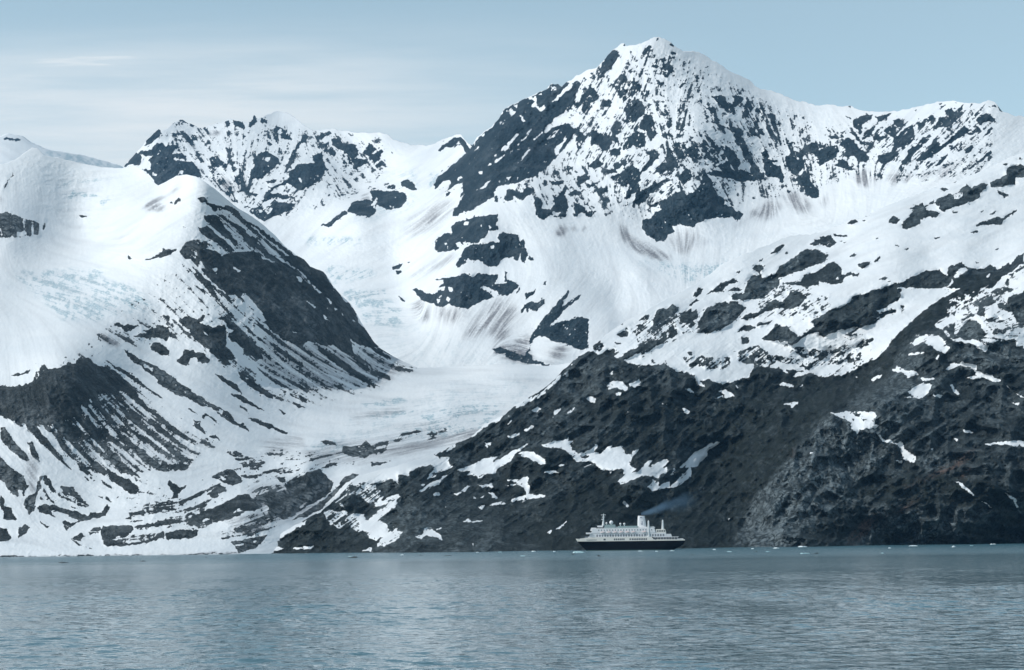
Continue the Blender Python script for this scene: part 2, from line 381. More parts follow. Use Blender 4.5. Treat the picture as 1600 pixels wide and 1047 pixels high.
ROCK_BACK = '''
z -.2 ~6 1640,200 1880,245 2060,420 2060,460 1880,330 1700,260
z -.58 ~5 930,105 1000,72 1060,85 1140,125 1200,160 1290,195 1400,190 1555,165 1550,270 1450,285 1330,280 1270,300 1150,320 1080,310 1000,345 900,330 800,310 800,290 900,230 880,150
z -.62 ~5 240,205 300,190 380,185 460,200 600,215 610,290 450,340 400,330 330,290 290,270
b .95 65,460 100,400 150,335 165,345 200,355 215,390 190,440 130,430 100,440
b .95 180,300 235,270 260,210 300,175 340,140 370,190 320,230 290,260 240,285
b .95 290,300 330,265 370,260 390,290 460,280 500,295 450,340 440,360 520,345 560,370 530,390 450,390 460,410 600,415 640,450 665,500 650,540 560,560 530,570 490,580 440,600 380,640 335,660 300,560 250,500 210,470 230,440 270,390 290,370 230,370 180,340 200,330 290,330
b -.9 290,500 330,515 320,530 295,525
b -.9 230,400 270,400 275,470 210,465
b -.9 490,480 540,470 530,510 495,510
b .05 440,180 620,200 640,250 560,270 440,240
b .0 560,330 680,380 700,430 620,400
b -.1 450,110 500,80 600,90 620,140 560,150 480,140
b .7 730,390 760,370 870,430 860,460 760,450
b .4 860,400 970,420 960,440 870,440
b .3 690,150 740,120 720,180
b .8 860,90 890,85 900,120 870,130
b .8 930,80 1000,110 1015,150 970,150 930,120
b .7 980,180 1015,220 1000,230
b .9 1035,110 1070,90 1085,45 1110,80 1110,100 1060,140 1040,140
b .8 1130,70 1190,95 1150,125 1130,100
b .7 880,160 910,190 890,200
b .4 1200,160 1290,150 1370,220 1380,245 1290,240 1270,270 1230,240
b .5 1190,250 1230,280 1200,290
b .6 1130,190 1190,155 1170,180
b .85 1070,400 1120,350 1190,340 1270,390 1280,420 1230,460 1150,530 1070,540 1040,575 1050,490 1090,440
b -.9 1150,380 1210,380 1190,410 1140,400
b .7 1170,565 1260,545 1250,570 1190,590
b .7 1490,195 1500,210 1480,260 1440,290 1380,370 1400,420 1340,460 1350,400 1390,320 1440,250
b .5 1380,350 1440,340 1450,370 1390,390
b .8 1520,380 1595,340 1595,560 1500,610 1440,640 1350,580 1250,610 1200,660 1350,670 1350,700 1250,690 1150,720 1170,660 1240,600 1340,550 1370,490 1440,430 1530,430 1595,420
b -.9 1420,540 1460,540 1450,575
b .7 1140,780 1250,730 1410,740 1390,780 1240,840 1190,850 1160,800
b -.8 1150,770 1220,770 1210,820 1160,820
b .3 700,470 740,490 760,560 800,600 830,640 900,700 960,740 940,660 1010,640 1000,500 960,480 930,560 880,610 860,550 790,560 770,490
b .7 1020,640 1110,660 1100,680 1020,660
b .4 1000,760 1150,770 1190,850 1170,880 1080,830
b .6 1370,680 1440,680 1380,695
c .8 95,160 110,140 165,120 190,140 160,150 110,190
c .7 190,190 240,180 290,230 390,230 395,320 370,340 460,350 460,375 370,420 330,380 300,300 250,260 200,240
c .8 140,270 180,260 230,295 210,315 160,290
c .8 100,240 180,200 170,240 110,250
c .85 30,310 110,295 130,350 155,430 105,490 60,530 0,570 0,380 50,370
c .7 430,290 480,220 540,260 500,310 590,260 600,280 560,350 520,370 470,320
c .8 530,400 575,360 590,385 560,405
c .25 640,270 690,295 660,300
c .25 320,145 400,155 340,160
c .8 620,560 660,535 680,550 665,585
c .85 735,520 780,500 830,530 860,580 800,575 740,550
c .85 490,600 530,585 700,595 740,600 770,620 785,650 720,720 650,740 590,720 540,690 530,760 480,790 390,770 310,745 350,680 410,660 490,660 510,640
c -.7 500,700 540,640 550,650 520,730
c .7 105,860 180,830 210,790 290,740 315,770 230,820 170,875
c .65 1020,280 1050,230 1120,190 1200,165 1220,200 1270,265 1230,290 1190,200 1130,250 1060,250 1040,285
c .95 985,560 1020,480 1130,390 1220,310 1290,270 1340,170 1480,60 1520,0 1595,0 1595,540 1480,550 1450,640 1280,740 1130,790 1170,700 1230,600 1190,640 1220,520 1060,660 1130,560 1110,500 1010,550
d .95 0,1000 20,930 130,850 220,770 290,690 330,620 380,580 440,540 500,470 540,400 610,370 660,340 720,310 780,290 870,240 910,200 960,205 980,235 1020,190 1050,200 1010,240 940,310 890,360 960,330 1010,270 1100,220 1120,260 1080,330 1030,390 1000,440 940,470 870,530 850,590 900,550 950,530 1050,520 1090,560 1050,650 1000,710 940,780 870,850 800,910 700,950 620,980 520,985 480,1020 470,1047 240,1047 210,1047 0,1047
d -.9 505,730 640,590 650,605 540,730
d -.8 670,650 740,550 750,565 690,640
d -.9 655,810 700,740 740,705 740,730 680,800
d -.5 750,655 800,600 840,560 830,590 780,640
d -.9 340,1030 430,955 430,975 370,1035
d -.9 925,710 980,670 1020,605 1020,640 960,750 940,765
d -.9 850,590 880,530 950,480 940,510 890,570
d -.9 780,340 810,400 850,370 860,400 810,420 750,380
d .0 490,510 520,490 550,520 500,530
d .0 560,400 600,390 630,430 610,470 570,440
d -.8 610,370 650,360 640,390
d -.9 730,310 780,300 790,340 740,330
d -.7 800,290 840,280 830,300
d -.8 900,225 950,230 940,260 910,260
d -.8 650,450 680,460 710,500 690,500
d -.8 330,890 370,885 370,920 345,915
d -.8 555,930 600,930 570,960
d -.8 360,600 385,590 390,610 370,615
d -.8 170,940 215,910 215,935 180,960
d .0 410,840 480,790 540,750 540,770 470,820 430,850
d .0 640,720 660,690 670,700 650,725
d -.8 720,885 735,890 725,900
d .2 850,600 960,560 980,590 880,640
d .3 280,680 330,640 350,720 300,740
d -.9 130,960 70,960 40,1000 0,1030 0,1047 90,1047 150,1000 215,970 215,1047 100,1047
d .35 1050,200 1110,170 1130,240 1240,240 1280,330 1180,380 1100,400 1020,420 1060,330 1100,280
d -.8 1110,240 1150,260 1120,340 1090,330
g .95 190,320 220,270 260,220 300,195 330,200 335,240 300,300 240,360 215,375 185,345
g .3 150,380 200,350 220,400 180,410
g .7 350,150 380,145 385,165
g .5 520,220 560,160 590,155 570,200 540,230
g .6 625,100 640,95 645,115 630,120
g .8 725,150 745,130 765,155 750,170
g .8 730,205 780,205 785,225 745,235
g .8 660,260 690,250 690,270 665,285
g .7 585,310 620,300 650,325 630,340
g .6 670,300 720,290 760,340 755,370 720,370
g .3 770,330 790,320 780,360 760,410 740,400
g .7 680,380 700,370 720,400 700,420
g .3 620,430 690,450 660,480
g .3 800,480 880,400 890,410 830,480
g .6 925,400 945,380 955,430 940,445
g .6 1010,320 1030,315 1020,330
g .6 915,475 940,480 920,495
g .35 270,450 330,470 360,400 400,420 470,430 500,430 490,500 440,540 380,590 340,560 310,500
g .7 345,400 380,390 400,420 360,430
g .7 0,470 30,460 20,520 0,520
g .7 30,560 70,530 90,580 40,590
g .4 100,470 140,480 140,510 110,490
g .6 200,600 260,570 290,600 230,640
g .4 50,620 110,600 130,640 70,690 40,670
g .7 380,680 400,620 480,580 540,640 540,690 500,720 440,760 390,750
g .85 490,780 540,690 590,710 620,790 640,840 580,880 550,820 500,800
g .3 270,810 340,740 380,800 330,860 340,920 300,900
g .9 110,860 130,820 200,850 260,900 270,960 200,970 180,930 120,940
g .6 210,830 260,860 250,890
g .75 370,960 400,900 480,820 540,830 540,880 520,950 460,930 400,950
g .7 540,520 570,500 570,540 545,560
g .6 260,980 300,960 350,980 350,1010 270,1010
g .6 20,810 50,850 90,870 50,900 0,900 0,800
g .6 0,920 50,940 40,960 0,960
g .2 580,600 640,670 660,690 720,690 720,710 650,690
g .8 690,650 720,680 710,700
g .2 670,740 730,800 740,750 740,720 760,720
g .6 680,840 720,840 700,870 670,860
g .3 780,880 840,760 850,680 860,690 840,790 800,860
g .8 800,650 820,680 810,690
g .75 1050,545 1090,550 1160,545 1170,580 1220,610 1230,560 1260,545 1310,560 1290,600 1240,640 1230,700 1180,680 1150,650 1120,620 1070,570
g .7 985,630 1070,640 1090,680 1030,660
g .3 1060,660 1100,700 1110,740 1170,860 1150,850 1100,780 1050,740 1090,760
g .75 1200,760 1250,830 1300,880 1350,980 1380,1047 1320,1047 1280,940 1220,860 1180,780
g .35 1330,590 1380,580 1390,640 1330,700 1290,740 1260,790 1320,640
g .4 1390,650 1450,640 1480,700 1450,760 1400,740 1380,790 1420,860 1340,870 1330,830 1400,800 1450,790 1470,860 1440,850
g .15 1480,680 1560,700 1595,760 1595,940 1560,880 1480,820
g .6 1450,980 1480,960 1500,1047 1450,1047
g .4 700,1020 720,950 800,910 860,900 880,940 950,930 1010,970 1100,1000 1200,980 1250,1020 1240,1047 700,1047
g .7 880,860 920,870 910,890
g .1 990,860 1080,880 1110,950 1060,930
g .9 560,980 610,970 640,1010 640,1047 590,1047
h .5 430,170 540,105 600,150 600,220 540,220 490,290 440,330 390,360 340,350 330,300 400,260 430,230
h .75 270,190 310,170 350,210 330,240 260,310 200,360 180,420 150,480 130,540 90,550 100,480 140,400 200,340 260,250
h .85 100,310 140,290 190,340 180,400 100,390
h .6 0,270 90,240 100,280 30,320 0,330
h .65 0,390 60,370 140,400 110,440 30,440 0,430
h .75 60,150 100,90 180,20 230,40 240,140 200,160 160,130 80,180
h .65 250,0 330,0 320,50 290,100 260,60
h .3 370,60 430,20 440,60 420,90 360,70
h .7 0,190 50,190 50,210 10,215
h .75 150,580 170,520 230,480 320,430 420,390 440,410 330,470 270,520 240,570 180,595
h .2 340,360 430,320 480,300 440,380
h .98 270,610 340,570 440,550 470,500 540,500 560,520 640,490 680,430 690,340 710,330 730,380 760,420 780,470 800,510 850,560 870,600 920,615 950,650 1000,665 980,700 950,720 920,690 870,700 820,690 750,710 680,720 640,740 620,770 560,760 500,755 440,770 470,810 420,830 390,880 320,870 250,830 210,780 220,720 290,700 320,660 370,640 350,600 290,615
h -.9 690,410 710,420 700,450
h .9 500,380 560,310 600,350 590,410 520,430
h .3 470,310 520,280 490,340
h .1 550,220 640,170 690,230 690,280 640,270 580,280
h .15 640,140 760,90 860,150 870,200 940,190 950,240 890,290 850,320 800,280 760,240 700,190
h .8 860,140 900,150 940,190 990,260 970,310 1060,350 1060,270 1000,200 1000,150 930,110 940,80 1000,90 1050,190 1080,260 1130,340 1150,370 1120,410 1060,415 960,410 880,380 860,380 820,320 790,300 850,280 900,250
h -.8 900,270 940,320 950,340 910,310
h -.8 980,250 1030,290 1065,340 1040,340
h .8 720,345 800,330 840,350 860,380 800,375 740,370
h .8 1160,180 1180,160 1200,210 1210,240 1270,250 1290,300 1330,380 1310,410 1250,390 1180,380 1165,300
h -.7 1230,270 1290,260 1280,290 1240,290
h .7 1340,130 1400,100 1420,130 1400,170 1440,190 1500,130 1590,110 1595,240 1540,200 1490,160 1470,240 1480,300 1410,370 1380,360 1340,290 1330,230 1370,190
h .92 1410,400 1480,340 1520,370 1525,420 1560,460 1595,490 1595,540 1540,545 1490,510 1480,450 1430,430
h .2 820,430 850,460 900,540 880,540 840,480
h .2 760,400 800,430 850,540 930,610 870,590 800,500
i .8 200,250 240,270 255,285 230,280
i .9 260,290 340,250 420,240 410,270 350,310 320,340 320,370 280,350 260,320
i .6 220,180 245,180 240,195
i .5 430,260 450,280 460,310 520,280 580,230 540,240
i .7 70,420 130,400 150,430 90,440
i .7 160,380 220,365 200,385
i .8 0,470 40,480 20,500 0,500
i .9 0,530 60,490 130,480 150,520 130,580 60,610 40,630 0,640
i .9 160,480 220,420 270,450 310,510 360,530 390,570 370,615 300,610 270,570 220,570 170,550 220,530 200,500
i .6 240,380 270,370 340,470 320,470
i .95 120,650 160,595 220,610 250,660 265,675 230,685 190,660
i .9 330,430 350,390 410,340 430,360 400,410 360,440
i .9 420,420 450,380 470,410 520,400 500,440 470,455 430,450
i .3 350,450 430,490 400,510 380,480
i .85 510,370 550,330 600,350 610,410 680,350 730,330 740,440 690,480 630,500 590,490 580,430
i .85 570,290 610,270 650,310 640,340 600,340
i .9 450,560 520,560 560,540 580,490 590,520 600,570 560,610 500,640 470,610
i .9 640,600 680,570 690,530 760,480 800,430 860,390 880,410 830,460 770,520 720,570 690,610 650,630
i .95 750,610 810,540 870,500 890,450 930,460 930,500 1000,450 1060,390 1130,330 1170,370 1130,410 1080,430 1000,490 920,550 830,590
i .4 760,310 830,290 830,320 780,350
i .85 840,260 880,250 910,280 880,320
i .8 930,270 990,250 980,210 1030,190 1050,220 1130,160 1120,200 1060,270 1070,300 990,350 960,340 920,350 890,370
i .6 880,370 920,310 900,380
i .6 1050,150 1090,145 1070,170
i .7 930,155 960,150 940,175
i .7 1175,165 1195,165 1180,195
i .3 990,160 960,200 920,210
i .6 740,205 765,200 755,225
i .9 1220,290 1270,240 1300,230 1370,270 1370,295 1300,300 1260,335
i .5 1210,250 1260,190 1300,160 1270,200
i .7 1310,185 1370,165 1380,180 1320,190
i .9 1385,170 1410,200 1435,245 1400,210
i .85 1270,420 1300,380 1350,340 1360,350 1310,400
i .4 1150,400 1240,340 1250,370 1180,410
i .4 1140,540 1250,450 1240,470 1160,550
i .4 1080,540 1120,480 1110,520
i .6 1010,490 1040,480 1030,510
i .75 910,650 930,600 990,560 990,580 940,640
i .7 820,640 870,590 860,620 830,650
i .5 1110,690 1190,640 1260,590 1340,520 1345,545 1280,600 1210,650
e .8 550,290 590,280 640,310 690,300 700,270 760,260 770,290 720,330 680,365 640,350 600,330 600,365 550,375 520,355 550,320
e .8 460,340 480,330 490,375 460,370
e .8 770,330 820,350 840,390 830,420 900,440 930,390 910,310 960,340 1000,260 1020,270 1010,330 1040,420 1010,490 930,500 910,480 850,510 810,510 780,470 770,400
e -.8 830,340 870,380 850,390
e -.8 920,450 980,460 960,490 920,490
e .85 1020,320 1090,280 1120,310 1060,330
e .85 1080,380 1150,400 1170,440 1260,445 1220,500 1180,490 1160,460 1100,480
e .3 1130,320 1180,400 1160,400
e .7 1070,470 1110,470 1110,495 1080,490
e .8 880,200 910,215 1000,210 1000,230 930,245 900,240
e .8 1030,100 1080,110 1070,140 1030,130
e .7 1100,190 1180,160 1200,190 1150,230 1110,240
e .7 1180,230 1240,250 1200,260
e .7 1230,280 1340,270 1330,300 1280,305 1280,330 1260,300
e .92 1190,100 1260,40 1310,80 1300,100 1230,120
e .7 1290,140 1400,120 1420,150 1330,165
e .5 1110,70 1150,100 1200,150 1190,170 1130,100
e .6 1430,80 1500,50 1490,80 1440,110
e .7 1360,190 1420,160 1500,110 1590,120 1595,380 1550,390 1560,300 1480,350 1500,260 1460,270 1430,240
e .0 930,130 980,140 960,170 920,160
e .92 120,580 160,540 230,515 280,510 300,490 380,490 430,475 490,480 490,520 470,540 490,590 420,600 400,640 330,690 220,710 190,690 160,700 180,740 120,760 30,760 0,740 0,690 70,620 130,620
e -.8 225,540 270,530 260,550 230,555
e -.8 70,695 95,690 95,710 75,710
e -.9 220,685 280,690 260,710 225,708
e -.5 410,560 440,570 420,590
e .95 300,700 400,700 430,690 500,690 490,640 520,610 560,620 610,640 650,630 665,700 660,800 640,830 560,800 510,830 490,870 430,880 380,860 340,830 260,830 270,810 230,860 170,890 160,870 200,800 230,740
e -.9 430,710 460,715 455,740 435,735
e -.9 570,800 610,800 600,820
e .85 660,700 690,660 700,720 720,780 705,860 675,840 665,790
e .35 720,810 760,800 770,820 740,830
q .94 220,355 260,355 330,390 380,400 420,380 420,340 470,310 450,280 350,295 400,280 520,260 600,255 640,235 680,260 740,235 800,240 890,240 870,300 870,330 950,310 960,290 1000,290 1050,330 1010,380 960,415 900,390 840,350 770,335 750,350 830,390 850,420 760,450 700,480 650,515 600,505 540,490 520,470 450,500 400,490 390,470 320,460 290,430 250,400
q -.9 420,345 480,340 470,370 420,370
q -.9 500,345 535,350 530,380 510,375
q -.8 410,430 450,400 440,460 410,470
q -.8 490,420 520,430 510,450 480,450
q .85 935,300 940,220 960,220 950,280 980,300
q .6 1030,410 1050,330 1060,360
q .85 60,190 100,160 150,155 120,190 70,210
q .85 95,215 140,205 130,235 100,240
q .8 110,400 140,430 160,465 130,450
q .6 180,150 210,145 180,160
q .85 1100,420 1130,380 1190,355 1160,400 1110,440
q .6 1230,330 1280,285 1260,320
q .25 1060,530 1100,480 1130,460 1190,460 1250,430 1250,480 1200,500 1190,530 1130,510 1120,540 1110,500 1070,550
q .9 1150,710 1180,660 1230,590 1290,530 1340,490 1400,410 1450,360 1420,430 1380,500 1410,490 1520,400 1550,400 1500,440 1400,520 1300,640 1380,610 1440,600 1510,575 1595,590 1595,820 1540,830 1480,810 1440,790 1360,770 1280,740 1200,720 1160,760 1120,800
q -.9 1475,665 1500,660 1490,680
q .45 840,828 900,806 980,830 1040,860 1100,870 1130,800 1160,760 1130,850 1160,905 1250,935 1335,955 1250,955 1130,935 1000,905 920,872
'''
DIRT_BACK = '''
c .38 ~8 720,920 780,850 950,720 1100,640 1150,700 1000,860 850,920
b .6 ~2 710,190 800,170 830,185 800,210 760,215 720,205
b .5 ~4 780,560 860,550 930,560 1000,500 1010,640 940,660 960,740 860,660
c .5 ~2 420,620 480,610 480,660 420,660
h .60 ~4 10,610 60,740 100,790 130,850 250,900 400,980 470,1010 380,1020 200,980 120,940 60,860 40,800
h .55 ~5 430,900 520,880 600,900 560,970 460,950
h .4 ~3 700,880 760,880 720,920
h .62 ~5 1040,660 1110,640 1200,580 1220,540 1290,620 1240,690 1100,710
h .55 ~5 1300,520 1400,500 1500,580 1520,650 1400,640
h .3 ~4 930,780 980,720 1050,700 1000,760
h .28 ~7 420,790 640,780 700,880 560,990 420,900
i .5 ~4 280,700 400,670 430,760 390,800 300,790
i .5 ~4 520,760 560,680 620,700 590,780
i .65 ~3 640,760 700,700 720,730 690,765
i .5 ~3 750,740 870,680 880,700 800,740
i .5 ~4 920,700 1090,590 1110,600 980,710 930,740
i .4 ~4 10,900 60,870 60,960 10,960
e .5 ~3 930,650 950,590 1000,550 1030,570 1010,640
e .6 ~2 1050,590 1080,560 1100,600 1070,610
e .5 ~2 1140,610 1160,560 1190,570
q .85 ~5 840,830 900,800 980,800 1060,740 1150,710 1120,800 1130,870 1180,930 1330,955 1150,930 1000,905 920,870
q .5 ~6 220,480 300,450 350,540 330,620 250,580
q .4 ~7 400,500 650,520 680,560 560,620 430,600
q .5 ~7 600,720 700,620 850,470 1010,420 960,560 850,650 700,740
q .55 ~6 820,700 900,600 1000,500 1050,520 960,650 960,760 880,780
q .45 ~5 1280,860 1380,790 1440,790 1400,900 1300,930 1200,940 1300,900
q .3 ~5 180,300 330,190 500,90 580,100 400,210 240,300
'''
ICE_BACK = '''
z .10 ~8 560,520 650,500 760,550 880,560 880,600 600,610
c .8 ~3 960,450 1010,450 1000,560 960,560
c .35 ~6 640,470 850,430 880,560 750,500
k 1.0 ~2 780,270 1090,260 1120,290 900,330 1200,370 1170,390 900,400 850,360 790,300
k .6 ~4 900,420 1200,440 1250,540 980,530
q .6 ~4 0,420 120,500 150,560 0,600
k .6 ~3 640,80 1000,110 1060,140 700,220
c .6 ~3 0,950 400,960 420,1000 0,1010
z .45 ~5 980,405 1100,415 1250,380 1100,450
z .2 ~5 560,330 640,300 660,320 560,350
'''
# ------------------------------------------------------------------ outlines traced from the photograph: left mountain, glacier tongue, moraine
TOP_LEFT = pts('z', '-420,640 -350,520 -280,420 -200,345 -110,300 -60,275 0,258 22,250 40,238 52,230 58,231 70,243 98,248 130,256 160,261 190,263 210,258 222,265 235,280 247,290 262,282 275,275 290,272 305,275 320,284 340,299 370,324 395,339 410,350 430,368 442,382 460,397 475,405 485,417 505,424 510,430 520,446 535,463 548,475 556,488 565,505 578,525 585,535 595,545 620,560 652,575 700,573 780,569 860,572 900,565 940,552')
BOT_LEFT = pts('z', '-420,884 -110,880 -60,878 0,876 370,873 420,866 500,838 560,790 640,765 700,740 760,705 860,640 900,610 940,595')
DIST_LEFT = [(-420,876,3420),(-260,875,3430),(-400,640,4300),(-300,440,5300),(-200,345,6100),(-250,600,4450),(-300,720,3950),(-250,500,5000),(-110,873,3440),(-60,871.5,3440),(100,870,3455),(250,868,3490),(370,866,3560),(-90,835,3560),(60,840,3560),(0,700,3950),(100,740,3900),(150,800,3750),(-100,690,4000),
 (-100,570,4400),(0,590,4350),(100,565,4400),(60,500,5000),(-100,480,5100),(40,450,5500),(20,380,5900),(10,345,6100),(-100,380,6000),(0,300,6400),(-110,300,6500),(55,232,6750),(150,262,6750),(130,360,6400),(30,300,6450),(210,260,6650),(245,289,6350),
 (290,272,5900),(200,380,5800),(240,330,5950),(280,400,5480),(300,330,5700),(400,345,6000),(350,340,5800),(460,398,6030),(510,430,6050),(560,500,6000),(620,560,5970),(652,575,5940),(400,470,5450),(480,540,5450),(420,590,5200),(600,598,5680),(520,630,5260),(470,650,5000),(330,560,5000),(340,480,5250),(250,520,5100),(190,460,5300),
 (200,600,4600),(300,650,4500),(380,690,4450),(300,720,4150),(230,760,3900),(150,700,4100),(700,573,6010),(860,572,6040),(800,600,5700),(940,560,6000),(700,640,5300),(600,670,5000),(750,650,5300),(560,700,4700),(460,690,4650),
 (500,740,4350),(400,760,4080),(560,760,4300),(620,735,4550),(380,800,3800),(250,830,3620),(330,780,3900),(450,800,3970),(400,845,3660),(700,690,5000),(480,728,4330),(460,760,4200),(520,775,4250),(200,850,3540),(500,838,3900)]
ANG_LEFT = [(440,400,46),(380,350,42),(500,480,52),(560,560,38),(600,590,22),(480,600,35),(540,600,28),(350,520,46),(330,430,50),(300,480,48),(400,560,42),(450,630,22),(100,650,58),(150,640,50),(250,680,38),(20,720,52),(60,600,80),(20,600,90),(150,720,45),(200,700,42),(280,620,33),(340,660,32),(200,560,33),(450,670,12),
 (400,760,-28),(320,770,-30),(480,740,-30),(540,740,-20),(650,640,-12),(560,640,-8),(750,600,2),(700,680,-15),(200,450,22),(100,430,12),(0,860,-3),(200,850,-8),(300,850,-6),(230,350,-35),(280,330,-30),(130,290,-4),(40,350,88),(60,780,60),(120,780,15),(200,820,-10),(600,700,-12),(450,700,5)]
